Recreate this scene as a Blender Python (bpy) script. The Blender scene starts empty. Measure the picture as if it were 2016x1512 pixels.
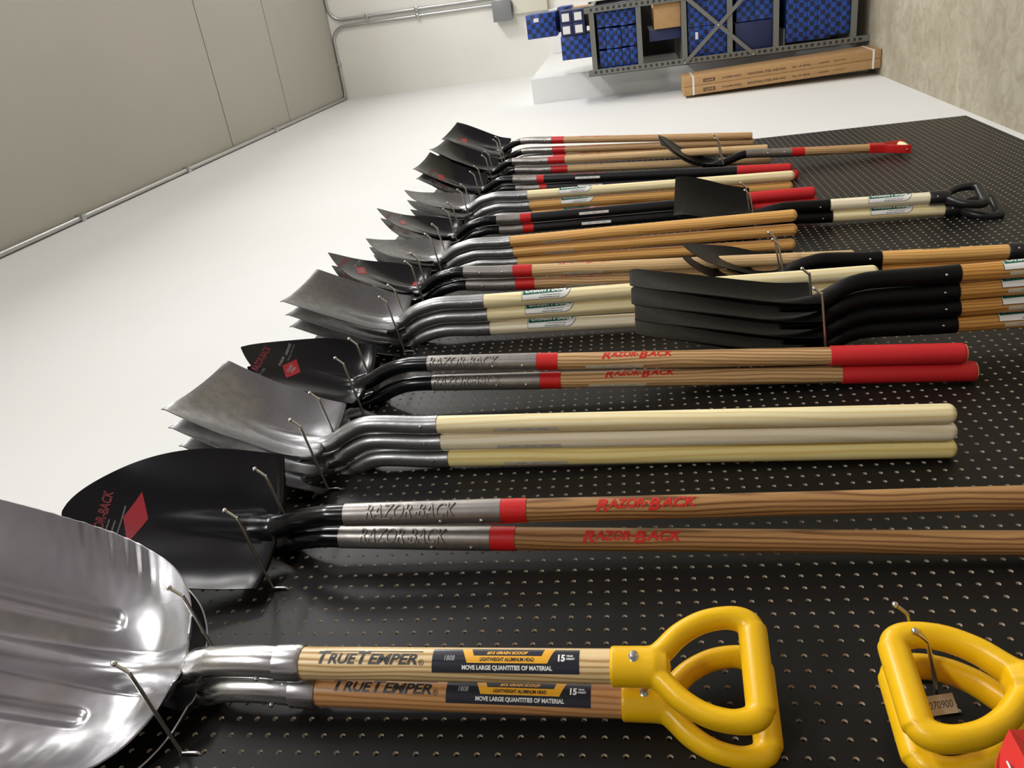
import bpy, bmesh, math, random
from mathutils import Vector, Matrix
random.seed(7)
D = bpy.data
SC = bpy.context.scene
COL = SC.collection
PI = math.pi
# ------------------------------------------------------------------ camera
cam_d = D.cameras.new('camera')
cam = D.objects.new('camera', cam_d)
COL.objects.link(cam)
RIGHT = Vector((-0.13181523, 0.11709027, -0.98433460))
UP = Vector((0.88638279, 0.45848565, -0.06415963))
FWD = Vector((-0.44379082, 0.88095447, 0.16422219))
cam.matrix_world = Matrix(((RIGHT.x, UP.x, -FWD.x, 0.8165),
                           (RIGHT.y, UP.y, -FWD.y, 0.0),
                           (RIGHT.z, UP.z, -FWD.z, 1.608),
                           (0, 0, 0, 1)))
cam_d.sensor_width = 36.0
cam_d.lens = 36.0 * 1577.518 / 2016.0
cam_d.clip_start = 0.05
SC.camera = cam
# ------------------------------------------------------------------ world, lights, exposure
W = D.worlds.new('world'); SC.world = W; W.use_nodes = True
W.node_tree.nodes['Background'].inputs[0].default_value = (0.9, 0.93, 1.0, 1)
W.node_tree.nodes['Background'].inputs[1].default_value = 0.05
SC.view_settings.view_transform = 'Standard'
SC.view_settings.look = 'None'
SC.view_settings.exposure = 0.03
SC.view_settings.gamma = 1.0
SC.view_settings.use_curve_mapping = False
# ceiling lamps: (x, y, z, power); each gets its housing further down
LAMPS = [(2.6, -1.1, 4.10, 56), (2.7, 1.7, 4.10, 54), (2.7, 4.2, 4.10, 58), (2.7, 6.7, 4.15, 66), (4.9, 1.4, 4.10, 32), (4.9, 5.0, 4.05, 36)]
LAMP_LEN, LAMP_W = 1.2, 0.26
for (lx, ly, lz, pw) in LAMPS:
    ld = D.lights.new('lamp_light', 'AREA'); ld.shape = 'RECTANGLE'
    ld.size = LAMP_W; ld.size_y = LAMP_LEN; ld.energy = pw; ld.color = (1.0, 0.995, 0.985)
    lo = D.objects.new('lamp_light', ld); COL.objects.link(lo)
    lo.location = (lx, ly, lz - 0.062)
    # the bare ends and sides of the diffuser also throw light sideways
    pd = D.lights.new('lamp_side_light', 'POINT'); pd.energy = pw * 0.70; pd.shadow_soft_size = 0.16; pd.color = ld.color
    po = D.objects.new('lamp_side_light', pd); COL.objects.link(po); po.location = (lx, ly, lz - 0.24)

# ------------------------------------------------------------------ materials
def mat(name, col, rough=0.5, metal=0.0, spec=0.5, coat=0.0):
    m = D.materials.new(name); m.use_nodes = True
    b = m.node_tree.nodes['Principled BSDF']
    b.inputs['Base Color'].default_value = (*col, 1)
    b.inputs['Roughness'].default_value = rough
    b.inputs['Metallic'].default_value = metal
    b.inputs['Specular IOR Level'].default_value = spec
    b.inputs['Coat Weight'].default_value = coat
    b.inputs['Coat Roughness'].default_value = 0.1
    return m
def nd(m, t, **k):
    n = m.node_tree.nodes.new(t)
    for a, v in k.items(): setattr(n, a, v)
    return n
def lk(m, a, b): m.node_tree.links.new(a, b)
def bsdf(m): return m.node_tree.nodes['Principled BSDF']
def coords(m, scale, rnd=True):
    tc = nd(m, 'ShaderNodeTexCoord'); mp = nd(m, 'ShaderNodeMapping')
    mp.inputs['Scale'].default_value = scale
    if rnd:
        oi = nd(m, 'ShaderNodeObjectInfo'); mu = nd(m, 'ShaderNodeMath', operation='MULTIPLY')
        mu.inputs[1].default_value = 17.0
        lk(m, oi.outputs['Random'], mu.inputs[0])
        lk(m, mu.outputs[0], mp.inputs['Location'])
    lk(m, tc.outputs['Object'], mp.inputs['Vector'])
    return mp.outputs['Vector']
def mixc(m, fac, c1, c2):
    mx = nd(m, 'ShaderNodeMix', data_type='RGBA')
    lk(m, fac, mx.inputs[0]) if hasattr(fac, 'links') else None
    for i, c in ((6, c1), (7, c2)):
        if isinstance(c, tuple): mx.inputs[i].default_value = (*c, 1)
        else: lk(m, c, mx.inputs[i])
    return mx.outputs[2]
def ramp(m, fac, stops):
    r = nd(m, 'ShaderNodeValToRGB'); e = r.color_ramp.elements
    while len(e) < len(stops): e.new(0.5)
    for i, (p, c) in enumerate(stops):
        e[i].position = p; e[i].color = (*c, 1) if isinstance(c, tuple) else (c, c, c, 1)
    lk(m, fac, r.inputs[0]); return r.outputs[0]
def noise(m, vec, scale, detail=3.0, rough=0.5, dist=0.0):
    n = nd(m, 'ShaderNodeTexNoise'); n.inputs['Scale'].default_value = scale
    n.inputs['Detail'].default_value = detail; n.inputs['Roughness'].default_value = rough
    n.inputs['Distortion'].default_value = dist
    lk(m, vec, n.inputs['Vector']); return n.outputs[0]
def bump(m, h, strength=0.3, dist=0.002):
    b = nd(m, 'ShaderNodeBump'); b.inputs['Strength'].default_value = strength
    b.inputs['Distance'].default_value = dist
    lk(m, h, b.inputs['Height']); lk(m, b.outputs[0], bsdf(m).inputs['Normal'])

def wood(name, light, dark, contrast=1.0, gloss=0.35, ring=1.0):
    m = mat(name, light, gloss, 0, 0.4)
    v0 = coords(m, (1, 1, 1)); mr = nd(m, 'ShaderNodeMapping'); mr.inputs['Rotation'].default_value = (0.05, 0.035, 0.4)
    lk(m, v0, mr.inputs[0])
    ms = nd(m, 'ShaderNodeMapping'); ms.inputs['Scale'].default_value = (1, 1, 0.16); lk(m, mr.outputs[0], ms.inputs[0]); v = ms.outputs[0]
    wv = nd(m, 'ShaderNodeTexWave', wave_type='RINGS', rings_direction='Z')
    wv.inputs['Scale'].default_value = 46.0 * ring
    wv.inputs['Distortion'].default_value = 9.0; wv.inputs['Detail'].default_value = 2.0
    wv.inputs['Detail Scale'].default_value = 0.45
    mp2 = nd(m, 'ShaderNodeMapping'); mp2.inputs['Location'].default_value = (0.031, 0.012, 0)
    lk(m, v, mp2.inputs[0]); lk(m, mp2.outputs[0], wv.inputs['Vector'])
    g = ramp(m, wv.outputs['Fac'], [(0.0, 0.0), (0.55, 0.18), (0.93, 1.0)])
    c1 = mixc(m, g, light, dark)
    v2 = coords(m, (1, 1, 0.02))
    f = ramp(m, noise(m, v2, 900, 2), [(0.35, 0.0), (0.75, 0.35 * contrast)])
    c2 = mixc(m, f, c1, dark)
    v3 = coords(m, (1, 1, 0.25))
    l = ramp(m, noise(m, v3, 14, 2), [(0.3, 0.0), (0.75, 0.3 * contrast)])
    c3 = mixc(m, l, c2, tuple(0.5 * (a + b) for a, b in zip(light, dark)))
    lk(m, c3, bsdf(m).inputs['Base Color'])
    return m
M = {}
M['wood_ash'] = wood('wood_ash', (0.66, 0.44, 0.22), (0.34, 0.17, 0.065), 0.8, 0.38)
M['wood_ash_dark'] = wood('wood_ash_dark', (0.46, 0.255, 0.10), (0.15, 0.06, 0.018), 1.3, 0.34)
M['wood_pale'] = wood('wood_pale', (0.97, 0.87, 0.56), (0.84, 0.68, 0.34), 0.5, 0.42, 0.6)
M['wood_white'] = wood('wood_white', (0.95, 0.88, 0.68), (0.82, 0.71, 0.48), 0.4, 0.42, 0.5)
M['wood_yellow'] = wood('wood_yellow', (0.95, 0.83, 0.38), (0.80, 0.62, 0.22), 0.4, 0.42, 0.5)
M['wood_gold'] = wood('wood_gold', (0.84, 0.50, 0.17), (0.60, 0.29, 0.075), 0.7, 0.3)
M['wood_amber'] = wood('wood_amber', (0.72, 0.37, 0.09), (0.38, 0.16, 0.035), 0.9, 0.3)
M['wood_tan'] = wood('wood_tan', (0.76, 0.55, 0.30), (0.52, 0.32, 0.14), 0.7, 0.35)
M['wood_scoop'] = wood('wood_scoop', (0.86, 0.66, 0.36), (0.48, 0.28, 0.10), 0.7, 0.28)
M['wood_scoop_red'] = wood('wood_scoop_red', (0.64, 0.34, 0.14), (0.42, 0.19, 0.06), 0.6, 0.28)

def steel(name, col, rough, metal=0.85, mott=0.5, sc=60):
    m = mat(name, col, rough, metal, 0.5)
    v = coords(m, (1, 1, 1))
    n = noise(m, v, sc, 4, 0.6)
    c = mixc(m, ramp(m, n, [(0.35, 0.0), (0.7, mott)]), col, tuple(0.45 * x for x in col))
    lk(m, c, bsdf(m).inputs['Base Color'])
    r = ramp(m, n, [(0.3, max(0.0, rough - 0.06)), (0.75, rough + 0.08)])
    lk(m, r, bsdf(m).inputs['Roughness'])
    bump(m, n, 0.15, 0.001)
    return m
M['steel'] = steel('steel', (0.27, 0.265, 0.275), 0.32)
M['steel_socket'] = steel('steel_socket', (0.34, 0.34, 0.34), 0.34, 0.85, 0.4, 90)
M['steel_dark'] = steel('steel_dark', (0.17, 0.165, 0.165), 0.36, 0.75)
M['sleeve'] = steel('sleeve', (0.36, 0.335, 0.31), 0.36, 0.8, 0.5, 40)
M['black_coat'] = mat('black_coat', (0.005, 0.005, 0.006), 0.2, 0, 0.4)
M['black_satin'] = steel('black_satin', (0.006, 0.0056, 0.0053), 0.42, 0.0, 0.4, 120)
bsdf(M['black_satin']).inputs['Specular IOR Level'].default_value = 0.16
M['red_paint'] = mat('red_paint', (0.58, 0.012, 0.012), 0.35)
M['red_grip'] = mat('red_grip', (0.62, 0.014, 0.02), 0.62)
M['red_print'] = mat('red_print', (0.58, 0.02, 0.015), 0.4)
M['red_decal'] = mat('red_decal', (0.30, 0.006, 0.014), 0.35)
M['red_dim'] = mat('red_dim', (0.15, 0.006, 0.012), 0.4)
M['grey_decal'] = mat('grey_decal', (0.22, 0.22, 0.22), 0.4)
M['black_print'] = mat('black_print', (0.012, 0.012, 0.012), 0.4)
M['white_print'] = mat('white_print', (0.85, 0.85, 0.83), 0.4)
M['grey_print'] = mat('grey_print', (0.30, 0.31, 0.33), 0.4)
M['ink_grey'] = mat('ink_grey', (0.09, 0.09, 0.095), 0.4)
M['green_print'] = mat('green_print', (0.01, 0.13, 0.085), 0.35)
M['orange_print'] = mat('orange_print', (0.85, 0.42, 0.02), 0.35)
M['navy_print'] = mat('navy_print', (0.022, 0.024, 0.034), 0.22)
M['clear_sticker'] = mat('clear_sticker', (0.66, 0.60, 0.48), 0.25)
M['fibreglass'] = mat('fibreglass', (0.010, 0.011, 0.014), 0.3)
M['yellow'] = mat('yellow_plastic', (0.86, 0.50, 0.004), 0.33, 0, 0.5)
M['black_plastic'] = mat('black_plastic', (0.012, 0.012, 0.013), 0.32)
M['grey_plastic'] = mat('grey_plastic', (0.05, 0.047, 0.045), 0.4)
M['zinc'] = mat('zinc_wire', (0.62, 0.60, 0.57), 0.28, 1.0)
M['rivet'] = mat('rivet_steel', (0.62, 0.62, 0.62), 0.25, 1.0)
# brushed aluminium of the scoops
ma = mat('aluminium', (0.60, 0.595, 0.61), 0.24, 1.0)
v = coords(ma, (1, 1, 1)); n = noise(ma, v, 5.5, 3, 0.5)
lk(ma, ramp(ma, n, [(0.3, 0.17), (0.7, 0.33)]), bsdf(ma).inputs['Roughness'])
n2 = noise(ma, v, 16, 2, 0.5); bump(ma, n2, 0.5, 0.004)
M['aluminium'] = ma
ma = mat('aluminium_socket', (0.68, 0.67, 0.66), 0.25, 1.0)
v = coords(ma, (1, 1, 0.05)); n = noise(ma, v, 160, 3, 0.5)
lk(ma, ramp(ma, n, [(0.3, 0.2), (0.7, 0.34)]), bsdf(ma).inputs['Roughness'])
M['aluminium_socket'] = ma

# pegboard
mb = mat('pegboard_black', (0.0080, 0.0075, 0.0066), 0.43, 0, 0.21)
v = coords(mb, (1, 1, 1), False); n = noise(mb, v, 350, 2); bump(mb, n, 0.12, 0.0006)
M['peg'] = mb
M['peg_core'] = mat('hardboard_core', (0.55, 0.46, 0.36), 0.8)
# walls
def plaster(name, c1, c2, sc=1.2, rough=0.7, bsc=140, bs=0.05):
    m = mat(name, c1, rough, 0, 0.3)
    v = coords(m, (1, 1, 1), False)
    n = noise(m, v, sc, 4, 0.55)
    lk(m, mixc(m, ramp(m, n, [(0.35, 0.0), (0.7, 1.0)]), c1, c2), bsdf(m).inputs['Base Color'])
    bump(m, noise(m, v, bsc, 3), bs, 0.002)
    return m
M['white_wall'] = plaster('white_wall', (0.80, 0.80, 0.79), (0.77, 0.77, 0.755), 1.0, 0.55)
M['end_wall'] = plaster('end_wall', (0.80, 0.79, 0.74), (0.76, 0.75, 0.70), 2.0, 0.6)
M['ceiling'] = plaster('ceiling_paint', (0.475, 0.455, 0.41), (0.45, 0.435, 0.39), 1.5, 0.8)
mc = mat('concrete', (0.5, 0.47, 0.38), 0.65, 0, 0.35)
v = coords(mc, (1, 1, 1), False)
n = noise(mc, v, 2.2, 8, 0.65, 0.6)
n2 = noise(mc, v, 9, 6, 0.7, 1.2)
c = mixc(mc, ramp(mc, n, [(0.32, 0.0), (0.66, 1.0)]), (0.30, 0.27, 0.195), (0.42, 0.385, 0.30))
c = mixc(mc, ramp(mc, n2, [(0.42, 0.0), (0.66, 0.75)]), c, (0.25, 0.215, 0.145))
lk(mc, c, bsdf(mc).inputs['Base Color']); bump(mc, n2, 0.2, 0.004)
M['concrete'] = mc
M['groove'] = mat('joint_line', (0.22, 0.21, 0.18), 0.8)
M['conduit'] = mat('conduit_metal', (0.50, 0.50, 0.49), 0.32, 0.9)
M['grey_box'] = mat('grey_enamel', (0.20, 0.205, 0.215), 0.45)
M['beige_box'] = mat('beige_panel', (0.66, 0.64, 0.54), 0.6)
M['rack'] = mat('rack_grey', (0.165, 0.17, 0.155), 0.42)
M['slot'] = mat('slot_dark', (0.03, 0.03, 0.028), 0.6)
M['navy_box'] = mat('navy_card', (0.012, 0.02, 0.085), 0.5)
M['paper'] = mat('white_paper', (0.75, 0.75, 0.73), 0.6)
mk = mat('cardboard', (0.44, 0.26, 0.115), 0.75)
v = coords(mk, (1, 1, 1)); n = noise(mk, v, 30, 3)
lk(mk, mixc(mk, ramp(mk, n, [(0.3, 0.0), (0.7, 1.0)]), (0.46, 0.275, 0.12), (0.41, 0.24, 0.10)), bsdf(mk).inputs['Base Color'])
M['cardboard'] = mk
M['ink_brown'] = mat('ink_brown', (0.06, 0.03, 0.025), 0.7)
M['strap'] = mat('white_strap', (0.75, 0.75, 0.75), 0.4)
# blue checked packaging
mq = mat('blue_check', (0.02, 0.08, 0.5), 0.4)
tc = nd(mq, 'ShaderNodeTexCoord')
ck = nd(mq, 'ShaderNodeTexChecker'); ck.inputs['Scale'].default_value = 1 / 0.030
mpq = nd(mq, 'ShaderNodeMapping'); mpq.inputs['Location'].default_value = (0.0131, 0.0031, 0.0071)
lk(mq, tc.outputs['Object'], mpq.inputs[0]); lk(mq, mpq.outputs[0], ck.inputs['Vector'])
ck.inputs['Color1'].default_value = (0.011, 0.065, 0.36, 1); ck.inputs['Color2'].default_value = (0.008, 0.016, 0.060, 1)
lk(mq, ck.outputs[0], bsdf(mq).inputs['Base Color'])
M['blue_check'] = mq
mlt = mat('lamp_diffuser', (1, 1, 1), 0.5)
bsdf(mlt).inputs['Emission Color'].default_value = (1, 0.97, 0.92, 1)
bsdf(mlt).inputs['Emission Strength'].default_value = 6.0
M['diffuser'] = mlt
M['lamp_body'] = mat('lamp_body', (0.7, 0.7, 0.7), 0.4)

# ------------------------------------------------------------------ mesh helpers
def finish(name, bm, mats, parent=None, sharp=35, mesh=None):
    if mesh is None:
        me = D.meshes.new(name); bm.normal_update(); bm.to_mesh(me); bm.free()
        for k in (mats if isinstance(mats, (list, tuple)) else [mats]):
            me.materials.append(M[k] if isinstance(k, str) else k)
        if sharp is not None:
            for p in me.polygons: p.use_smooth = True
            me.set_sharp_from_angle(angle=math.radians(sharp))
    else: me = mesh
    o = D.objects.new(name, me); COL.objects.link(o)
    if parent: o.parent = parent
    return o
def tag(o, label=None, cat=None, group=None, kind=None):
    if label: o['label'] = label
    if cat: o['category'] = cat
    if group: o['group'] = group
    if kind: o['kind'] = kind
    return o
def empty(name, loc=(0, 0, 0), label=None, cat=None, group=None):
    o = D.objects.new(name, None); COL.objects.link(o); o.location = loc
    o.empty_display_size = 0.05
    return tag(o, label, cat, group)
def box(bm, x0, x1, y0, y1, z0, z1, mi=0, bev=0.0):
    vs = [bm.verts.new((x, y, z)) for x in (x0, x1) for y in (y0, y1) for z in (z0, z1)]
    fs = []
    for q in ((0, 1, 3, 2), (4, 6, 7, 5), (0, 4, 5, 1), (2, 3, 7, 6), (0, 2, 6, 4), (1, 5, 7, 3)):
        f = bm.faces.new([vs[i] for i in q]); f.material_index = mi; fs.append(f)
    if bev:
        es = list({e for f in fs for e in f.edges})
        bmesh.ops.bevel(bm, geom=es, offset=bev, segments=2, affect='EDGES', profile=0.5)
def catmull(pts, n=6):
    P = [Vector(p) for p in pts]; out = []
    for i in range(len(P) - 1):
        p0 = P[i - 1] if i else P[0] * 2 - P[1]
        p1, p2 = P[i], P[i + 1]
        p3 = P[i + 2] if i + 2 < len(P) else P[-1] * 2 - P[-2]
        for k in range(n):
            t = k / n
            out.append(0.5 * ((2 * p1) + (-p0 + p2) * t + (2 * p0 - 5 * p1 + 4 * p2 - p3) * t * t + (-p0 + 3 * p1 - 3 * p2 + p3) * t ** 3))
    out.append(P[-1]); return out
def sweep(bm, pts, ab, U=None, seg=20, closed=False, caps=True, mi=0, ex=2.0):
    """tube through pts; ab = list of (a, b) half sizes (or one); a along U, b along T x U"""
    n = len(pts); rings = []
    if not isinstance(ab, list): ab = [ab] * n
    prevU = Vector(U) if U is not None else None
    for i in range(n):
        if closed: T = (pts[(i + 1) % n] - pts[i - 1]).normalized()
        else: T = (pts[min(i + 1, n - 1)] - pts[max(i - 1, 0)]).normalized()
        if U is not None: u = Vector(U)
        else:
            if prevU is None:
                prevU = Vector((1, 0, 0)) if abs(T.x) < 0.8 else Vector((0, 1, 0))
            u = prevU
        u = (u - T * u.dot(T)).normalized()
        if U is None: prevU = u
        b = T.cross(u); A, Bq = ab[i] if isinstance(ab[i], tuple) else (ab[i], ab[i])
        ring = []
        for k in range(seg):
            a = 2 * PI * k / seg; c, s = math.cos(a), math.sin(a)
            if ex != 2.0:
                c = math.copysign(abs(c) ** (2 / ex), c); s = math.copysign(abs(s) ** (2 / ex), s)
            ring.append(bm.verts.new(pts[i] + u * (A * c) + b * (Bq * s)))
        rings.append(ring)
    m = n if closed else n - 1
    for i in range(m):
        r0, r1 = rings[i], rings[(i + 1) % n]
        for k in range(seg):
            f = bm.faces.new((r0[k], r0[(k + 1) % seg], r1[(k + 1) % seg], r1[k])); f.material_index = mi
    if caps and not closed:
        f = bm.faces.new(list(reversed(rings[0]))); f.material_index = mi
        f = bm.faces.new(rings[-1]); f.material_index = mi
def lathe(bm, prof, seg=28, mi=0, origin=(0, 0, 0)):
    """prof: list of (r, z) going down; axis z"""
    ox, oy, oz = origin; rings = []
    for r, z in prof:
        if r < 1e-6: rings.append([bm.verts.new((ox, oy, oz + z))])
        else: rings.append([bm.verts.new((ox + r * math.cos(2 * PI * k / seg), oy + r * math.sin(2 * PI * k / seg), oz + z)) for k in range(seg)])
    for a, b in zip(rings[:-1], rings[1:]):
        for k in range(seg):
            k2 = (k + 1) % seg
            if len(a) == 1 and len(b) > 1: f = bm.faces.new((a[0], b[k], b[k2]))
            elif len(b) == 1 and len(a) > 1: f = bm.faces.new((a[k], b[0], a[k2]))
            elif len(a) > 1: f = bm.faces.new((a[k], b[k], b[k2], a[k2]))
            else: continue
            f.material_index = mi
    bmesh.ops.recalc_face_normals(bm, faces=bm.faces[:])
def ball(bm, c, r, seg=10, mi=0):
    prof = [(r * math.sin(PI * i / 6) if 0 < i < 6 else 0, r * math.cos(PI * i / 6)) for i in range(7)]
    lathe(bm, prof, seg, mi, c)
def lerp_tab(tab, z):
    if z <= tab[0][0]: return tab[0][1]
    for i in range(len(tab) - 1):
        z0, a = tab[i]; z1, b = tab[i + 1]
        if z <= z1:
            # monotone-ish cubic using neighbour slopes
            m = (b - a) / (z1 - z0)
            m0 = m if i == 0 else 0.5 * (m + (a - tab[i - 1][1]) / (z0 - tab[i - 1][0]))
            m1 = m if i + 2 >= len(tab) else 0.5 * (m + (tab[i + 2][1] - b) / (tab[i + 2][0] - z1))
            h = z1 - z0; t = (z - z0) / h
            return ((2 * t ** 3 - 3 * t * t + 1) * a + (t ** 3 - 2 * t * t + t) * h * m0 + (-2 * t ** 3 + 3 * t * t) * b + (t ** 3 - t * t) * h * m1)
    return tab[-1][1]

# ------------------------------------------------------------------ lettering
_tc = {}
def text_mesh(body, size, shear=0.0, bold=0.0, space=1.0):
    key = (body, size, shear, bold, space)
    if key not in _tc:
        cu = D.curves.new('lettering', 'FONT'); cu.body = body; cu.size = size; cu.shear = shear
        cu.offset = bold; cu.space_character = space; cu.align_x = 'LEFT'; cu.align_y = 'BOTTOM_BASELINE'
        cu.resolution_u = 3; cu.fill_mode = 'FRONT'
        o = D.objects.new('lettering', cu); COL.objects.link(o)
        dg = bpy.context.evaluated_depsgraph_get(); me = D.meshes.new_from_object(o.evaluated_get(dg))
        D.objects.remove(o); D.curves.remove(cu)
        vs = [v.co.copy() for v in me.vertices]; fs = [tuple(p.vertices) for p in me.polygons]
        D.meshes.remove(me)
        x0 = min(v.x for v in vs); x1 = max(v.x for v in vs); y0 = min(v.y for v in vs); y1 = max(v.y for v in vs)
        _tc[key] = ([(v.x - x0, v.y - y0) for v in vs], fs, x1 - x0, y1 - y0)
    return _tc[key]
def flat_text(body, length, height, shear=0.0, bold=0.02, space=1.0):
    """2D lettering scaled to length x height, centred on 0,0 -> (pts, faces)"""
    vs, fs, w, h = text_mesh(body, 1.0, shear, bold, space)
    return [((x / w - 0.5) * length, (y / h - 0.5) * height) for x, y in vs], fs
def poly2(pts): return list(pts), [tuple(range(len(pts)))]
def rect2(w, h, cx=0, cy=0): return poly2([(cx - w / 2, cy - h / 2), (cx + w / 2, cy - h / 2), (cx + w / 2, cy + h / 2), (cx - w / 2, cy + h / 2)])
def shift(g, dx, dy): return [(x + dx, y + dy) for x, y in g[0]], g[1]
def add2(bm, g, fn, mi=0, cutv=0.003, cutu=None, thick=0.0):
    """put flat geometry g on a surface; fn(u, v, lift) -> point"""
    t = bmesh.new(); vs = [t.verts.new((x, y, 0)) for x, y in g[0]]
    for f in g[1]:
        try: t.faces.new([vs[i] for i in f])
        except ValueError: pass
    for axis, st in ((1, cutv), (0, cutu)):
        if not st: continue
        lo = min(v.co[axis] for v in t.verts); hi = max(v.co[axis] for v in t.verts)
        k = math.floor(lo / st) + 1
        while k * st < hi:
            co = [0, 0, 0]; no = [0, 0, 0]; co[axis] = k * st; no[axis] = 1
            bmesh.ops.bisect_plane(t, geom=t.verts[:] + t.edges[:] + t.faces[:], plane_co=co, plane_no=no)
            k += 1
    top = {}
    for v in t.verts: top[v] = bm.verts.new(fn(v.co.x, v.co.y, thick))
    for f in t.faces:
        nf = bm.faces.new([top[v] for v in f.verts]); nf.material_index = mi
    if thick:
        low = {v: bm.verts.new(fn(v.co.x, v.co.y, -0.0004)) for v in t.verts if any(len(e.link_faces) == 1 for e in v.link_edges)}
        for e in t.edges:
            if len(e.link_faces) == 1:
                a, b = e.verts
                nf = bm.faces.new((top[a], top[b], low[b], low[a])); nf.material_index = mi
    t.free()
def on_shaft(r, zc, ang, eps=0.0003):
    """u runs down the shaft (-z), v around towards +y"""
    def fn(u, v, lift=0.0):
        a = ang + v / r; R = r + eps + lift
        return (R * math.cos(a), R * math.sin(a), zc - u)
    return fn

# ------------------------------------------------------------------ shovel heads (local: z up the blade, x out of the face, handle axis at x=0,y=0, hang point z=0)
HEADS = {
 'square_steel': dict(path=[(-.12, .004), (-.085, .001), (-.055, -.012), (-.025, -.029), (.0, -.037), (.02, -.038)],
    floor=[(0, -.036), (.05, -.030), (.10, -.014), (.145, .008), (.20, .052), (.24, .094)], dish=[(0, .038), (.45, .050), (.75, .036), (1, .008)],
    W=.118, L=.243, kind='square', ridge=(.165, .013, .026)),
 'square_union': dict(path=[(-.12, .002), (-.07, -.007), (-.035, -.021), (-.005, -.038), (.02, -.042)],
    floor=[(0, -.040), (.05, -.034), (.10, -.018), (.15, .004), (.20, .035), (.25, .076)], dish=[(0, .032), (.45, .040), (.75, .031), (1, .008)],
    W=.118, L=.255, kind='square', ridge=(.160, .013, .026)),
 'square_black': dict(path=[(-.15, .001), (-.10, -.003), (-.06, -.014), (-.025, -.032), (.0, -.044), (.02, -.046)],
    floor=[(0, -.044), (.05, -.040), (.10, -.026), (.15, -.006), (.20, .018), (.275, .058)], dish=[(0, .018), (.5, .026), (.8, .018), (1, .004)],
    W=.104, L=.275, kind='square', ridge=(.12, .011, .024)),
 'square_curl': dict(path=[(-.12, .002), (-.08, -.004), (-.05, -.016), (-.02, -.028), (.0, -.033), (.02, -.035)],
    floor=[(0, -.034), (.07, -.034), (.12, -.022), (.17, .006), (.21, .040), (.25, .078)], dish=[(0, .022), (.5, .030), (.86, .020), (1, .002)],
    W=.105, L=.248, kind='square', ridge=(.12, .011, .024)),
 'square_flat': dict(path=[(-.12, .002), (-.08, -.003), (-.05, -.010), (-.02, -.018), (.0, -.022), (.02, -.022)],
    floor=[(0, -.020), (.07, -.006), (.12, .014), (.17, .038), (.232, .072)], dish=[(0, .040), (.5, .040), (.86, .022), (1, .003)],
    W=.118, L=.232, kind='square', ridge=(.14, .012, .024)),
 'round': dict(path=[(-.12, .004), (-.085, -.001), (-.05, -.012), (-.02, -.030), (.0, -.041), (.02, -.046)],
    floor=[(0, -.041), (.03, -.044), (.07, -.034), (.12, -.012), (.17, .014), (.22, .046), (.268, .082)], dish=[(0, .034), (.3, .036), (.6, .024), (1, .0)],
    W=.108, L=.268, kind='round', p=2.7, q=.92, ridge=(.160, .013, .025)),
 'round_d': dict(path=[(-.16, .0), (-.10, -.004), (-.06, -.018), (-.025, -.038), (.0, -.050), (.02, -.056)],
    floor=[(0, -.051), (.03, -.055), (.07, -.046), (.12, -.026), (.17, -.001), (.22, .029), (.268, .060)], dish=[(0, .034), (.3, .040), (.6, .028), (1, .0)],
    W=.108, L=.268, kind='round', p=2.9, q=.86, ridge=(.160, .013, .025)),
 'round_flat': dict(path=[(-.12, .004), (-.085, -.001), (-.05, -.012), (-.02, -.028), (.0, -.036), (.02, -.038)],
    floor=[(0, -.036), (.06, -.024), (.12, .002), (.18, .033), (.245, .070)], dish=[(0, .030), (.3, .032), (.6, .024), (1, .0)],
    W=.106, L=.245, kind='round', p=2.9, q=.75, ridge=(.150, .012, .025)),
 'round_union': dict(path=[(-.12, .004), (-.085, -.001), (-.05, -.010), (-.02, -.025), (.0, -.034), (.02, -.037)],
    floor=[(0, -.034), (.03, -.034), (.07, -.026), (.12, -.008), (.17, .014), (.22, .038), (.248, .055)], dish=[(0, .030), (.3, .032), (.6, .022), (1, .0)],
    W=.108, L=.248, kind='round', p=2.7, q=.92, ridge=(.150, .012, .025)),
 'round_broad': dict(path=[(-.14, .001), (-.10, -.002), (-.06, -.014), (-.03, -.030), (.0, -.042), (.02, -.045)],
    floor=[(0, -.042), (.05, -.034), (.10, -.022), (.15, -.010), (.22, .008), (.28, .026), (.34, .050)], dish=[(0, .042), (.4, .038), (.8, .022), (1, .0)],
    W=.124, L=.335, kind='round', p=3.1, q=.60, ridge=(.20, .014, .026)),
 'drain': dict(path=[(-.13, .002), (-.09, -.001), (-.06, -.010), (-.03, -.026), (-.005, -.038), (.02, -.042)],
    floor=[(0, -.038), (.06, -.034), (.13, -.022), (.20, -.005), (.28, .018), (.34, .036), (.38, .050)], dish=[(0, .024), (.5, .024), (1, .006)],
    W=.074, L=.382, kind='soft', ridge=(.15, .013, .024)),
}
def halfw(h, s):
    W_ = h['W']
    if h['kind'] == 'square': return W_ * (0.97 + 0.04 * s)
    if h['kind'] == 'soft':
        w = W_ * (1.0 - 0.03 * s)
        if s > .93:
            t = (s - .93) / .07; w *= 0.70 + 0.30 * math.sqrt(max(0, 1 - t * t))
        return w
    base = 0.94 + 0.06 * math.sin(min(1, s / .45) * PI / 2)
    return max(0.0, W_ * base * max(0.0, 1 - s ** h['p']) ** h['q'])
def surf(h, y, z):
    s = max(0, min(1, z / h['L']))
    x = lerp_tab(h['floor'], max(0, z)) + lerp_tab(h['dish'], s) * min(1.3, abs(y) / h['W']) ** 2.2
    zr, hh, wr = h['ridge']
    if z < zr:
        t = 1 - z / zr; w = wr * (0.42 + 0.58 * t ** .7); e = hh * t ** 1.15
        q = abs(y) / w
        if q < 1: x += e * (1 - q * q) ** .75
    return x
_heads = {}
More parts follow.
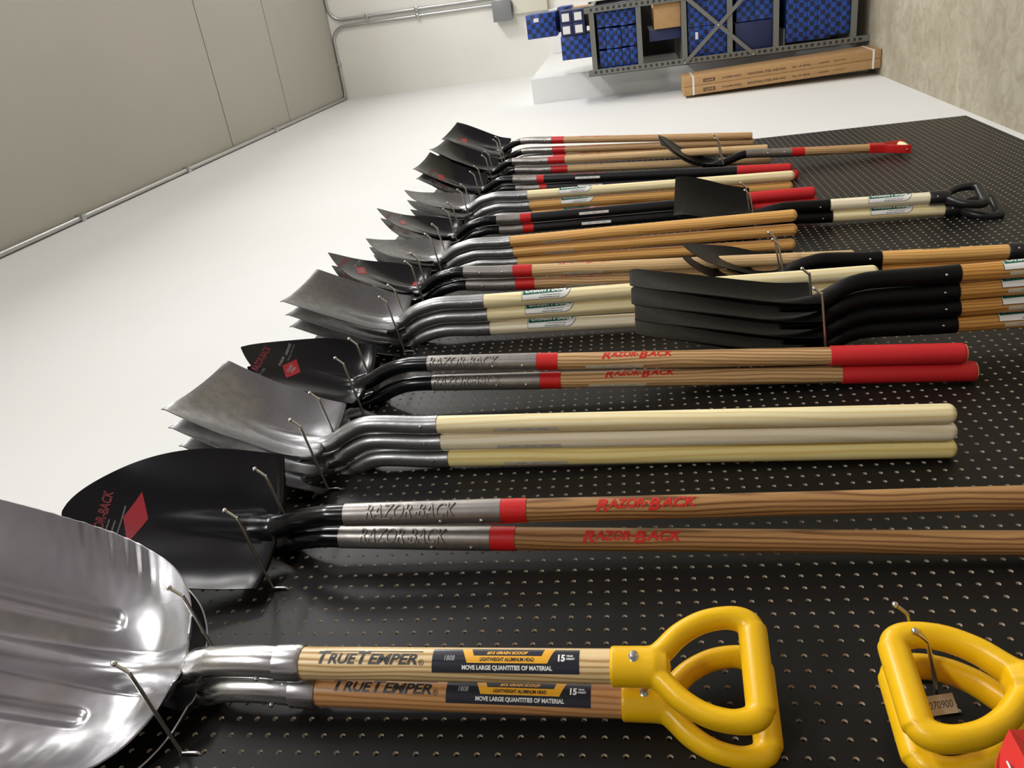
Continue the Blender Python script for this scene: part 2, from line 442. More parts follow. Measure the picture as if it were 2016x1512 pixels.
def blade_mesh(hn, matk, rolled=True):
    key = (hn, matk)
    if key in _heads: return _heads[key]
    h = HEADS[hn]; bm = bmesh.new(); nv = 36; ns = 34; grid = []
    rows = []
    R = .0062
    for a in (190, 160, 130, 100, 70, 35): rows.append(('roll', math.radians(a)))
    for i in range(ns + 1):
        s = i / ns
        if h['kind'] != 'square': s = 1 - (1 - s) ** 1.35
        rows.append(('s', s))
    for kind, t in rows:
        row = []
        s = 0 if kind == 'roll' else t
        w = halfw(h, s)
        if w < 0.002: w = 0.002
        for j in range(nv + 1):
            v = -1 + 2 * j / nv
            vv = math.copysign(abs(v) ** 1.15, v); y = vv * w
            if kind == 's': p = (surf(h, y, s * h['L']), y, s * h['L'])
            else:
                x0 = surf(h, y, 0)
                p = (x0 - R + R * math.cos(t), y, -R * math.sin(t))
            row.append(bm.verts.new(p))
        grid.append(row)
    for a, b in zip(grid[:-1], grid[1:]):
        for j in range(nv): bm.faces.new((a[j], a[j + 1], b[j + 1], b[j]))
    # give the sheet its thickness
    bmesh.ops.recalc_face_normals(bm, faces=bm.faces[:])
    bm.normal_update()
    if bm.faces[len(bm.faces) // 2].normal.x < 0: bmesh.ops.reverse_faces(bm, faces=bm.faces[:])
    geo = bmesh.ops.solidify(bm, geom=bm.faces[:], thickness=0.0017)
    me = D.meshes.new('blade'); bm.normal_update(); bm.to_mesh(me); bm.free()
    me.materials.append(M[matk])
    for p in me.polygons: p.use_smooth = True
    me.set_sharp_from_angle(angle=math.radians(40))
    _heads[key] = me
    return me
def socket_bm(hn, zs, r, z_hi=None, z_lo=None, inset=0.0):
    """tube from socket mouth (zs) through the crank to the blade; optional z window"""
    h = HEADS[hn]
    path = list(h['path'])
    if hn != 'alu':
        path = path[:-1] + [(.03, surf(h, 0, .03) - r * .9 * .83 + .0008), (.07, surf(h, 0, .07) - r * .9 * .6 - .003)]
    pts = [(0, 0, zs), (0, 0, zs * .66 + path[0][0] * .34)] + [(x, 0, z) for z, x in path]
    P = catmull(pts, 7)
    ab = []
    for p in P:
        k = 0.0 if p.z < -.045 else min(1, (p.z + .045) / .065)
        k2 = min(1, max(0, p.z) / .08) if hn != 'alu' else k * .67
        taper = 1 - 0.10 * min(1, max(0, (p.z - zs) / max(.05, (-.02 - zs))))
        ab.append(((r + inset) * taper * (1 + .34 * k), (r + inset) * taper * (1 - .45 * k2)))
    sel = [i for i, p in enumerate(P) if (z_lo is None or p.z >= z_lo) and (z_hi is None or p.z <= z_hi)]
    bm = bmesh.new()
    sweep(bm, [P[i] for i in sel], [ab[i] for i in sel], U=(0, 1, 0), seg=24)
    bmesh.ops.recalc_face_normals(bm, faces=bm.faces[:])
    return bm
# ---- the aluminium grain scoop head
ALU = dict(xc=[(0, -.012), (.03, -.032), (.08, -.050), (.145, -.036), (.21, -.002), (.27, .034), (.36, .095), (.46, .165)],
           rg=[(0, .010), (.03, .020), (.08, .026), (.145, .020), (.21, .015), (.3, .010), (.42, .004)],
           xe=[(0, .008), (.04, .010), (.08, .018), (.15, .050), (.26, .115), (.34, .160), (.46, .235)],
           w=[(0, .030), (.008, .062), (.025, .096), (.055, .128), (.10, .153), (.15, .168), (.22, .176), (.34, .182), (.46, .188)], L=.46)
def alu_surf(y, z):
    w = lerp_tab(ALU['w'], z); q = min(1.0, abs(y) / w)
    xc = lerp_tab(ALU['xc'], z); xe = lerp_tab(ALU['xe'], z)
    x = xc + (xe - xc) * q ** 2.3
    # centre ridge running on from the socket
    wr = .031 - .010 * min(1, z / .4); e = lerp_tab(ALU['rg'], z)
    if abs(y) < wr: x += e * (1 - (y / wr) ** 2) ** 1.25
    # long stiffening grooves with round ends either side
    for yc in (-.068, .068):
        zz = z - .135
        rad = .013
        dz = min(0, zz - rad)
        dd = math.hypot(y - yc * (1 + .3 * max(0, zz)), dz)
        if dd < rad: x -= .0075 * (1 - (dd / rad) ** 2) ** .8
    # hand-worked ripples near the drawn-in edge
    if q > .62 and .05 < z < .26:
        k = (q - .62) / .38 * math.sin(PI * (z - .05) / .21)
        x += .0016 * k * math.sin(z * 330 + y * 20) + .001 * k * math.sin(z * 170 + 1.3)
    return x
def alu_blade():
    if 'alu' in _heads: return _heads['alu']
    bm = bmesh.new(); grid = []; ns = 110; nv = 90
    for i in range(ns + 1):
        z = ALU['L'] * (i / ns) ** 1.25; w = lerp_tab(ALU['w'], z); row = []
        for j in range(nv + 1):
            v = -1 + 2 * j / nv; y = v * w
            row.append(bm.verts.new((alu_surf(y, z), y, z)))
        grid.append(row)
    for a, b in zip(grid[:-1], grid[1:]):
        for j in range(nv): bm.faces.new((a[j], a[j + 1], b[j + 1], b[j]))
    bmesh.ops.recalc_face_normals(bm, faces=bm.faces[:]); bm.normal_update()
    if bm.faces[len(bm.faces) // 2].normal.x < 0: bmesh.ops.reverse_faces(bm, faces=bm.faces[:])
    bmesh.ops.solidify(bm, geom=bm.faces[:], thickness=0.0022)
    me = D.meshes.new('blade'); bm.normal_update(); bm.to_mesh(me); bm.free(); me.materials.append(M['aluminium'])
    for p in me.polygons: p.use_smooth = True
    me.set_sharp_from_angle(angle=math.radians(60))
    _heads['alu'] = me
    return me
HEADS['alu'] = dict(path=[(-.106, .005), (-.048, .001), (-.02, -.008), (.012, -.026), (.040, -.037), (.07, -.046), (.11, -.052)])

# ------------------------------------------------------------------ grips
def d_grip(parent, z0, r, matk, barmat=None, scale=1.0, flat=1.0):
    """collar at z0 going down, D loop in the y-z plane"""
    g = empty('d_grip'); g.parent = parent; g.location = (0, 0, z0)
    bm = bmesh.new(); s = scale
    lathe(bm, [(0, .0), (r + .0015, 0), (r + .003, -.002), (r + .0032, -.040 * s), (r + .004, -.052 * s), (r * .9, -.066 * s), (0, -.070 * s)], 32)
    half = [(.003, -.042), (.018, -.060), (.038, -.080), (.053, -.105), (.0595, -.130), (.059, -.149), (.053, -.161), (.042, -.166)]
    left = catmull([(0, y * s, z * s) for y, z in half], 6)
    loop = left + [Vector((0, -p.y, p.z)) for p in reversed(left)]
    ab = []
    for p in loop:
        t = min(1, max(0, (-p.z / s - .045) / .05))
        e = min(1, max(0, (-p.z / s - .135) / .03)); ab.append(((.0200 - .0022 * t) * s * flat * (1 - e) + .0160 * s * e, (.0135 - .0008 * t) * s * (1 - e) + .0160 * s * e))
    sweep(bm, loop, ab, U=(1, 0, 0), seg=20)
    if not barmat:
        y1 = .049 * s; zb = -.166 * s; rb = .0168 * s
        pts = [Vector((0, -y1 + 2 * y1 * k / 12, zb)) for k in range(13)]
        sweep(bm, pts, [(rb,) * 2 if 0 < k < 12 else (rb * .97,) * 2 for k in range(13)], U=(1, 0, 0), seg=28)
        key = ('dgrip', s, round(r, 4))
        if key not in _heads:
            tmp = finish('handle', bm, matk, None, None)
            md = tmp.modifiers.new('fuse', 'REMESH'); md.mode = 'VOXEL'; md.voxel_size = .0016; md.use_smooth_shade = True
            sm = tmp.modifiers.new('soften', 'SMOOTH'); sm.factor = .5; sm.iterations = 5
            dg = bpy.context.evaluated_depsgraph_get()
            me = D.meshes.new_from_object(tmp.evaluated_get(dg)); me.name = 'handle'
            if not me.materials: me.materials.append(M[matk])
            for p in me.polygons: p.use_smooth = True
            D.objects.remove(tmp); _heads[key] = me
        else: bm.free()
        finish('handle', None, None, g, mesh=_heads[key])
        return g
    o = finish('loop', bm, matk, g, 50)
    bm = bmesh.new()
    y1 = .044 * s; zb = -.166 * s; rb = .0158 * s
    pts = [Vector((0, -y1 + 2 * y1 * k / 10, zb)) for k in range(11)]
    sweep(bm, pts, [(rb * (0.97 if k in (0, 10) else 1.0),) * 2 for k in range(11)], U=(1, 0, 0), seg=24)
    finish('hand_bar', bm, barmat or matk, g, 50)
    return g
def strap_grip(parent, z0, r):
    g = empty('strap_grip'); g.parent = parent; g.location = (0, 0, z0)
    for sgn in (-1, 1):
        bm = bmesh.new()
        pts = catmull([(0, sgn * (r + .001), .0), (0, sgn * (r + .002), -.05), (0, sgn * .032, -.085), (0, sgn * .046, -.125), (0, sgn * .048, -.148)], 6)
        sweep(bm, pts, [(.0165, .0032)] * len(pts), U=(1, 0, 0), seg=16, ex=4)
        finish('metal_strap', bm, 'red_paint', g, 40)
        bm = bmesh.new(); ball(bm, (0, sgn * .0515, -.132), .004); finish('rivet', bm, 'rivet', g)
    bm = bmesh.new(); lathe(bm, [(0, .001), (r + .0018, 0), (r + .0018, -.052), (r * .8, -.062), (0, -.064)], 24); finish('collar', bm, 'red_paint', g)
    bm = bmesh.new()
    pts = [Vector((0, -.045 + .09 * k / 10, -.132)) for k in range(11)]
    sweep(bm, pts, [(.013 + .004 * math.sin(PI * k / 10),) * 2 for k in range(11)], U=(1, 0, 0), seg=20)
    finish('hand_bar', bm, 'wood_pale', g, 50)
    return g

# ------------------------------------------------------------------ stickers
def union_label(parent, r, zc, ang, k=1.0):
    bm = bmesh.new(); Lg, Hh = .124 * k, .053 * k
    def outline(d):
        a, b = -Lg / 2 + d, Lg / 2 - d; lo, hi = -Hh / 2 + d, Hh / 2 - d
        pts = [(a, lo)]
        for i in range(0, 9):
            t = i / 8 * PI / 2; rr = .024 * k
            pts.append((b - rr + rr * math.sin(t), lo + rr - rr * math.cos(t)))
        pts += [(b, hi), (a, hi)]
        return pts
    add2(bm, poly2(outline(0)), on_shaft(r, zc, ang, .00015), 0)
    add2(bm, poly2(outline(.0012)), on_shaft(r, zc, ang, .0003), 1)
    a, b, hi = -Lg / 2 + .003, Lg / 2 - .003, Hh / 2 - .003
    g = [(a, -.0130 * k), (a + .040 * k, -.0118 * k), (b - .022 * k, -.0100 * k), (b - .006 * k, -.0050 * k), (b - .0005, .002 * k), (b - .0005, hi), (a, hi)]
    add2(bm, poly2(g), on_shaft(r, zc, ang, .00045), 2)
    add2(bm, shift(flat_text('UnionTools', Lg * .84, .0200 * k, .15, .035), -.001, .0025 * k), on_shaft(r, zc, ang, .0006), 1)
    add2(bm, shift(flat_text('5 Year Limited Warranty', .050 * k, .0034 * k), .012 * k, -.0162 * k), on_shaft(r, zc, ang, .0006), 0)
    add2(bm, shift(flat_text('Garantie limitee de 5 ans', .052 * k, .0034 * k), .008 * k, -.0212 * k), on_shaft(r, zc, ang, .0006), 0)
    o = finish('label_sticker', bm, ['black_print', 'white_print', 'green_print'], parent, None)
    o['label'] = 'green and white sticker with wordmark'
def razor_print(parent, r, zc, ang, length=.145, hgt=.0185, matk='red_print'):
    bm = bmesh.new(); fn = on_shaft(r, zc, ang, .00025)
    # small caps with tall initials
    def word(txt, x0, x1):
        add2(bm, shift(flat_text(txt[0], .125 * length, hgt, .28, .035), x0 + .06 * length, 0), fn)
        w = x1 - x0 - .12 * length
        add2(bm, shift(flat_text(txt[1:], w, hgt * .80, .28, .035), x0 + .12 * length + w / 2, hgt * .10), fn)
    word('RAZOR', -length * .5, -.02 * length)
    add2(bm, rect2(.03 * length, hgt * .2, .0, hgt * .05), fn)
    word('BACK', .02 * length, length * .5)
    finish('logo_print', bm, matk, parent, None)
def price_strip(parent, r, zc, ang, length=.07, matk='clear_sticker'):
    bm = bmesh.new()
    add2(bm, rect2(length, .009), on_shaft(r, zc, ang, .0003), 0)
    for i, x in enumerate((-.22, .02, .27)):
        add2(bm, rect2(length * .16, .0015, x * length, .001), on_shaft(r, zc, ang, .00045), 1)
    finish('price_sticker', bm, [matk, 'grey_print'], parent, None)
def blade_decal(parent, hn, yc, zc, k=1.0, full=True, name_z=.06, dim=True, dia=(.034, .019)):
    """printing on the face of the blade; u along +y, v along +z"""
    h = HEADS[hn]; bm = bmesh.new()
    def fn(u, v, lift=0.0): return (surf(h, u + yc, v + zc) + .0006 + lift, u + yc, v + zc)
    a, b = dia
    add2(bm, poly2([(-a * k, 0), (0, -b * k), (a * k, 0), (0, b * k)]), fn, 0, .004, .006)
    if full:
        add2(bm, shift(flat_text('STRONG', .026 * k, .0055 * k, 0, .03), 0, .0035 * k), lambda u, v, l=0: (fn(u, v)[0] + .0003,) + tuple(fn(u, v)[1:]), 2, .004, .006)
        add2(bm, shift(flat_text('STEEL', .022 * k, .0055 * k, 0, .03), 0, -.0040 * k), lambda u, v, l=0: (fn(u, v)[0] + .0003,) + tuple(fn(u, v)[1:]), 2, .004, .006)
    add2(bm, shift(flat_text('RAZOR-BACK', .085 * k, .014 * k, .25, .03), -.005, name_z * k), fn, 1, .004, .006)
    if full:
        add2(bm, shift(flat_text('SUPERSOCKET', .036 * k, .005 * k, .1, .02), .052 * k, .022 * k), fn, 2, .004, .006)
        add2(bm, shift(flat_text('POWERSTEP', .030 * k, .005 * k, .1, .02), .012 * k, .024 * k), fn, 2, .004, .006)
        add2(bm, shift(flat_text('TEMPERED STEEL BLADE', .05 * k, .0035 * k), .045 * k, .014 * k), fn, 3, .004, .006)
        add2(bm, shift(flat_text('HEAVY DUTY STEEL', .055 * k, .005 * k), -.055 * k, .045 * k), fn, 3, .004, .006)
    else:
        for i, (x, z_, L_) in enumerate(((-.03, .034, .05), (-.025, .026, .038), (-.01, .018, .055), (-.06, .010, .03))):
            add2(bm, rect2(L_ * k, .0022 * k, x * k, z_ * k), fn, 3, .004, .006)
    finish('blade_print', bm, ['red_decal', 'red_dim', 'grey_decal', 'ink_grey'], parent, None)

# ------------------------------------------------------------------ one shovel
def shovel(spec, S, E, label, group, idx):
    S = Vector(S); E = Vector(E)
    zax = (S - E).normalized(); zs = spec['zs']; r = spec['r']
    name = spec['name']
    root = empty(name, (0, 0, 0), label, spec.get('cat', 'shovel'), group)
    yaw = -math.radians(spec.get('yaw', 0) if not isinstance(spec.get('yaw', 0), (list, tuple)) else spec['yaw'][idx])
    xax = Vector((math.cos(yaw), math.sin(yaw), 0)); xax = (xax - zax * xax.dot(zax)).normalized()
    yax = zax.cross(xax)
    o = S - zax * zs
    root.matrix_world = Matrix(((xax.x, yax.x, zax.x, o.x), (xax.y, yax.y, zax.y, o.y), (xax.z, yax.z, zax.z, o.z), (0, 0, 0, 1)))
    hn = spec['head']; lod = spec.get('lod', 0)
    ln = spec.get('length') or (S - E).length
    wood_k = spec['wood'][idx % len(spec['wood'])]
    bm_mat = spec['blade_mat']
    if hn == 'alu':
        finish('blade', None, None, root, mesh=alu_blade())
        finish('socket', socket_bm('alu', zs, r + .0012), 'aluminium_socket', root, 50)
        bm = bmesh.new(); lathe(bm, [(r, zs + .036), (r + .0028, zs + .034), (r + .0032, zs + .004), (r + .0012, zs - .001), (r, zs - .001)], 40)
        finish('ferrule', bm, 'aluminium_socket', root, 40)
        bm = bmesh.new(); ball(bm, (0, -(r + .001), zs + .06), .0035); finish('rivet', bm, 'rivet', root)
    else:
        me = blade_mesh(hn, bm_mat); finish('blade', None, None, root, mesh=me)
        if spec.get('sleeve'):
            zc = spec.get('crank', -.12)
            finish('crank', socket_bm(hn, zs, r, z_lo=zc - .02), 'black_coat', root, 50)
            finish('socket', socket_bm(hn, zs, r, z_hi=zc, inset=.0012), 'sleeve', root, 50)
        else:
            finish('socket', socket_bm(hn, zs, r + .001), spec.get('socket_mat', bm_mat), root, 50)
        n_r = spec.get('rivets', 1); ang = math.radians(-75 + spec.get('rivet_turn', 0))
        for k in range(n_r):
            bm = bmesh.new(); zr = zs + (.03 if k == 0 else .095 if n_r == 2 else .03)
            rr = r + .0012
            ball(bm, (rr * math.cos(ang), rr * math.sin(ang), zr), .0032, 8); finish('rivet', bm, 'rivet', root)
    # shaft
    z_end = zs - ln
    g_end = z_end
    if spec['end'] == 'redgrip': z_end += .006
    zt = zs + .012
    bm = bmesh.new()
    rs = r * .985
    end = spec['end']
    if end == 'flare':
        prof = [(0, zt), (rs, zt)] + [(rs * (1 - .06 * math.sin(PI * t) + .10 * max(0, t - .45)), zs - ln * t) for t in [i / 20 for i in range(21)]]
    else:
        prof = [(0, zt), (rs, zt)] + [(rs, zs - ln * t) for t in (.0, .25, .5, .75)]
    if end in ('round', 'flare'):
        rl = prof[-1][0]
        prof += [(rl, z_end + rl * .8)] if end == 'round' else []
        prof = [p for p in prof if p[1] >= z_end + rl * .79]
        prof += [(rl * math.cos(a), z_end + rl * .8 - rl * .8 * math.sin(a)) for a in [i * PI / 12 for i in range(1, 6)]] + [(0, z_end)]
    elif end == 'butt':
        prof += [(rs, z_end + .006), (rs * .93, z_end + .001), (rs * .75, z_end), (0, z_end)]
    else:
        prof += [(rs, z_end), (0, z_end)]
    lathe(bm, prof, 36 if not lod else 24)
    o = finish('shaft', bm, wood_k, root, 40)
    if spec.get('collar'):
        c = spec['collar']; bm = bmesh.new()
        n = 36; top = []; bot = []
        for k in range(n):
            a = 2 * PI * k / n
            # slanted mouth of the sleeve: band starts under it, ends square
            top.append(bm.verts.new(((r + .0006) * math.cos(a), (r + .0006) * math.sin(a), zs + .014)))
            bot.append(bm.verts.new(((r + .0006) * math.cos(a), (r + .0006) * math.sin(a), zs - c)))
        for k in range(n): bm.faces.new((top[k], bot[k], bot[(k + 1) % n], top[(k + 1) % n]))
        finish('red_band', bm, 'red_paint', root, 40)
    if end == 'redgrip':
        L_ = spec.get('grip', .2); rg = r + .0022; z_end = g_end
        bm = bmesh.new(); zt2 = z_end + L_
        prof = [(rs, zt2), (rg, zt2 - .001), (rg, z_end + rg * .7)] + [(rg * math.cos(a), z_end + rg * .7 - rg * .7 * math.sin(a)) for a in [i * PI / 12 for i in range(1, 6)]] + [(0, z_end)]
        lathe(bm, prof, 32); finish('foam_grip', bm, 'red_grip', root, 40)
    if end == 'd_yellow':
        d_grip(root, z_end, r, 'yellow')
        bm = bmesh.new(); rr = r + .003; a = math.radians(11)
        lathe(bm, [(0, .004), (.004, .003), (.006, 0), (.0075, -.001)], 14)
        q = Matrix.Rotation(PI / 2, 3, 'Y')
        for v in bm.verts: v.co = q @ v.co; v.co.x += rr
        qz = Matrix.Rotation(a, 3, 'Z')
        for v in bm.verts: v.co = qz @ v.co; v.co.z += z_end - .028
        finish('grip_rivet', bm, 'rivet', root)
    if end == 'd_black':
        d_grip(root, z_end, r, 'black_plastic', 'grey_plastic', .88, .8)
        bm = bmesh.new(); ball(bm, (.012, -.014, z_end - .02), .004, 8); finish('grip_rivet', bm, 'rivet', root)
    if end == 'strap':
        strap_grip(root, z_end, r)
    # lettering
    for (kind, dz, ang, *rest) in spec.get('marks', []):
        a = math.radians(ang)
        if kind == 'razor': razor_print(root, rs, zs - dz, a, *rest)
        elif kind == 'union': union_label(root, rs, zs - dz, a, *rest)
        elif kind == 'strip': price_strip(root, rs, zs - dz, a, *rest)
        elif kind == 'emboss':
            bm = bmesh.new(); add2(bm, flat_text('RAZOR-BACK', rest[0], rest[1], .28, .0), on_shaft(r * .985, zs + dz, a, .0012), 0, .003, None, .0020)
            finish('raised_wordmark', bm, 'sleeve', root, 30)
        elif kind == 'stamp':
            bm = bmesh.new(); add2(bm, flat_text(rest[0], rest[1], rest[2], 0, .02), on_shaft(r + .0012, zs + dz, a, .0004), 0)
            finish('stamp', bm, 'slot', root, None)
        elif kind == 'plain':
            bm = bmesh.new(); add2(bm, flat_text(rest[0], rest[1], rest[2], .1, .04), on_shaft(rs, zs - dz, a, .0003), 0)
            finish('logo_print', bm, 'black_print', root, None)
        elif kind == 'temper':
            bm = bmesh.new(); fn = on_shaft(rs, zs - dz, a, .0003); Lt = .128; H_ = .0165
            add2(bm, shift(flat_text('T', .017, H_, .25, .035), -.0565, 0), fn)
            add2(bm, shift(flat_text('RUE', .038, H_ * .80, .25, .035), -.0315, -H_ * .10), fn)
            add2(bm, shift(flat_text('T', .017, H_, .25, .035), -.0035, 0), fn)
            add2(bm, shift(flat_text('EMPER', .064, H_ * .80, .25, .035), .0345, -H_ * .10), fn)
            add2(bm, rect2(.054, .0014, -.031, H_ / 2 + .0002), fn); add2(bm, rect2(.072, .0014, .036, H_ / 2 + .0002), fn)
            # registered mark
            circ = [(.0715 + .0035 * math.cos(t * PI / 8), -.0055 + .0035 * math.sin(t * PI / 8)) for t in range(16)]
            inn = [(.0715 + .0028 * math.cos(t * PI / 8), -.0055 + .0028 * math.sin(t * PI / 8)) for t in range(16)]
            pts = circ + inn; fs = [(t, (t + 1) % 16, 16 + (t + 1) % 16, 16 + t) for t in range(16)]
            add2(bm, (pts, fs), fn); add2(bm, shift(flat_text('R', .003, .0038), .0715, -.0055), fn)
            finish('logo_print', bm, 'black_print', root, None)
            bm = bmesh.new(); Lb, Hb = rest[0], .031; zc = rest[1]
            f0 = on_shaft(rs, zs - zc, a + rest[2], .0002); f1 = on_shaft(rs, zs - zc, a + rest[2], .0004); f2 = on_shaft(rs, zs - zc, a + rest[2], .0006)
            add2(bm, rect2(Lb, Hb), f0, 0)
            u0, u1 = -.046, .052; t_, b_ = Hb / 2, -.0035
            add2(bm, poly2([(u0 - .008, t_), (u0, b_), (u1, b_), (u1 + .009, t_)]), f1, 1)
            add2(bm, poly2([(u0 + .004, t_), (u0 + .008, .0052), (u1 - .007, .0052), (u1 - .004, t_)]), on_shaft(rs, zs - zc, a + rest[2], .0005), 0)
            add2(bm, shift(flat_text('#12 GRAIN SCOOP', .050, .0048, .2, .05), .003, .0090), f2, 1)
            add2(bm, shift(flat_text('LIGHTWEIGHT ALUMINUM HEAD', .066, .0045, 0, .03), .003, .0008), f2, 0)
            add2(bm, shift(flat_text('MOVE LARGE QUANTITIES OF MATERIAL', .110, .0062, 0, .04), .003, -.0092), f2, 2)
            add2(bm, shift(flat_text('15', .0085, .0085, 0, .05), .069, .003), f2, 2)
            add2(bm, shift(flat_text('YEAR', .0085, .0024, 0, .04), .0785, .0055), f2, 2)
            add2(bm, shift(flat_text('WARRANTY', .0105, .0024, 0, .04), .0795, .0020), f2, 2)
            add2(bm, shift(flat_text('1808', .013, .0065, .1, .02), -.068, .002), f2, 3)
            finish('label_sticker', bm, ['navy_print', 'orange_print', 'white_print', 'grey_print'], root, None)
        elif kind == 'decal':
            blade_decal(root, hn, *rest)
        elif kind == 'redsquare':
            h = HEADS[hn]; bm = bmesh.new(); y0, z0, kk = rest
            def fn(u, v, l=0): return (surf(h, u + y0, v + z0) + .0006, u + y0, v + z0)
            add2(bm, rect2(.03 * kk, .022 * kk), fn, 0, .004, .006); finish('red_tag_print', bm, 'red_decal', root, None)
    return root

WT = dict(
 K=dict(name='square_shovel', head='square_black', blade_mat='black_coat', sleeve=True, crank=-.10, zs=-.257, r=.0165, wood=['wood_ash'], end='butt', collar=.062, rivets=2, lod=1,
        yaw=12, marks=[('razor', .215, 8, .14, .016), ('decal', 0, 0, -.02, .195, .8, False, .03)]),
 L=dict(name='square_shovel', head='square_steel', blade_mat='black_coat', sleeve=True, crank=-.10, zs=-.265, r=.0165, wood=['wood_tan'], end='butt', collar=.075, rivets=2, lod=1,
        marks=[('razor', .215, 10, .14, .016)]),
 J=dict(name='square_shovel', head='square_steel', blade_mat='black_coat', sleeve=True, crank=-.14, zs=-.242, r=.0165, wood=['fibreglass'], end='redgrip', grip=.205, collar=.03, rivets=0, lod=1,
        yaw=4, marks=[('razor', .215, 8, .14, .016), ('strip', .21, -78, .10, 'white_print'), ('stamp', .09, -50, 'PATENTED', .045, .006), ('decal', 0, 0, .0, .17, .9, False, .035)]),
 I=dict(name='round_point_shovel', head='round_union', blade_mat='steel_dark', socket_mat='steel_socket', zs=-.235, r=.0175, wood=['wood_pale', 'wood_gold', 'wood_gold'], end='round', rivets=1, lod=1,
        marks=[('union', .183, -2, 1.0)]),
 H=dict(name='round_point_shovel', head='round', blade_mat='black_coat', sleeve=True, crank=-.14, zs=-.236, r=.0168, wood=['fibreglass'], end='redgrip', grip=.215, collar=.038, rivets=0,
        marks=[('razor', .24, 8, .14, .016), ('strip', .255, -82, .10, 'white_print'), ('stamp', .13, -52, 'PATENTED', .045, .006), ('decal', 0, 0, .0, .185, .75, True, .06)]),
 G=dict(name='round_point_shovel', head='round_union', blade_mat='steel_dark', socket_mat='steel_socket', zs=-.236, r=.0175, wood=['wood_gold'], end='round', rivets=1,
        marks=[('strip', .15, -118, .095)]),
 F=dict(name='round_point_shovel', head='round', blade_mat='black_coat', sleeve=True, crank=-.13, zs=-.276, r=.0175, wood=['wood_tan', 'wood_ash'], end='butt', collar=.055, rivets=2,
        marks=[('razor', .206, 12, .148, .018), ('strip', .20, -115, .11), ('decal', 0, 0, .005, .18, .85, True, .055), ('redsquare', 0, 0, .035, .03, .9)]),
 E=dict(name='square_shovel', head='square_union', blade_mat='steel_dark', socket_mat='steel_socket', zs=-.236, r=.0182, wood=['wood_pale', 'wood_pale', 'wood_white'], end='round', rivets=1,
        marks=[('union', .162, -2, 1.0)]),
 D=dict(name='round_point_shovel', head='round_d', blade_mat='black_coat', sleeve=True, crank=-.15, zs=-.402, r=.0182, wood=['wood_ash'], end='redgrip', grip=.255, collar=.045, rivets=2, yaw=14,
        marks=[('razor', .213, -12, .147, .019), ('emboss', .160, -38, .155, .020), ('strip', .165, -98, .12), ('decal', 0, 0, -.005, .165, 1.0, True, .06)]),
 C=dict(name='square_shovel', head='square_steel', blade_mat='steel', socket_mat='steel_socket', zs=-.238, r=.0172, wood=['wood_pale', 'wood_white', 'wood_yellow'], end='round', rivets=1,
        yaw=-4, marks=[('strip', .17, -108, .12)]),
 B=dict(name='round_point_shovel', head='round_broad', blade_mat='black_coat', sleeve=True, crank=-.13, zs=-.394, r=.0188, wood=['wood_ash_dark'], end='flare', length=1.12, collar=.040, rivets=2, yaw=[32, 33], rivet_turn=10,
        marks=[('razor', .222, -4, .150, .0205), ('emboss', .143, -10, .146, .022), ('decal', 0, 0, .0, .225, 1.15, False, .045, True, (.040, .017))]),
 A=dict(name='grain_scoop', cat='scoop shovel', head='alu', blade_mat='aluminium', zs=-.173, r=.0205, wood=['wood_scoop', 'wood_scoop_red'], end='d_yellow', yaw=[23, 20],
        marks=[('temper', .092, 1, .180, .267, math.radians(-5))]),
 M=dict(name='square_shovel', head='square_curl', blade_mat='black_coat', sleeve=True, crank=-.10, zs=-.284, r=.0175, wood=['wood_ash'], end='strap', collar=.05, rivets=2, yaw=0,
        marks=[('razor', .13, 10, .13, .016)]),
 N=dict(name='square_shovel', head='square_flat', blade_mat='black_satin', zs=-.246, r=.0182, wood=['wood_white', 'wood_pale'], end='d_black', rivets=1, yaw=16,
        marks=[('union', .172, 14, 1.0)]),
 O=dict(name='round_point_shovel', head='round_flat', blade_mat='black_satin', zs=-.257, r=.0182, wood=['wood_gold', 'wood_amber'], end='d_black', rivets=1, yaw=0,
        marks=[('plain', .14, 12, 'UnionTools', .09, .013)]),
 P=dict(name='drain_shovel', head='drain', blade_mat='black_satin', zs=-.285, r=.0185, wood=['wood_amber'], end='d_black', length=.40, rivets=1, yaw=-4,
        marks=[('union', .140, 6, 1.0), ('strip', .15, -100, .12)]),
)
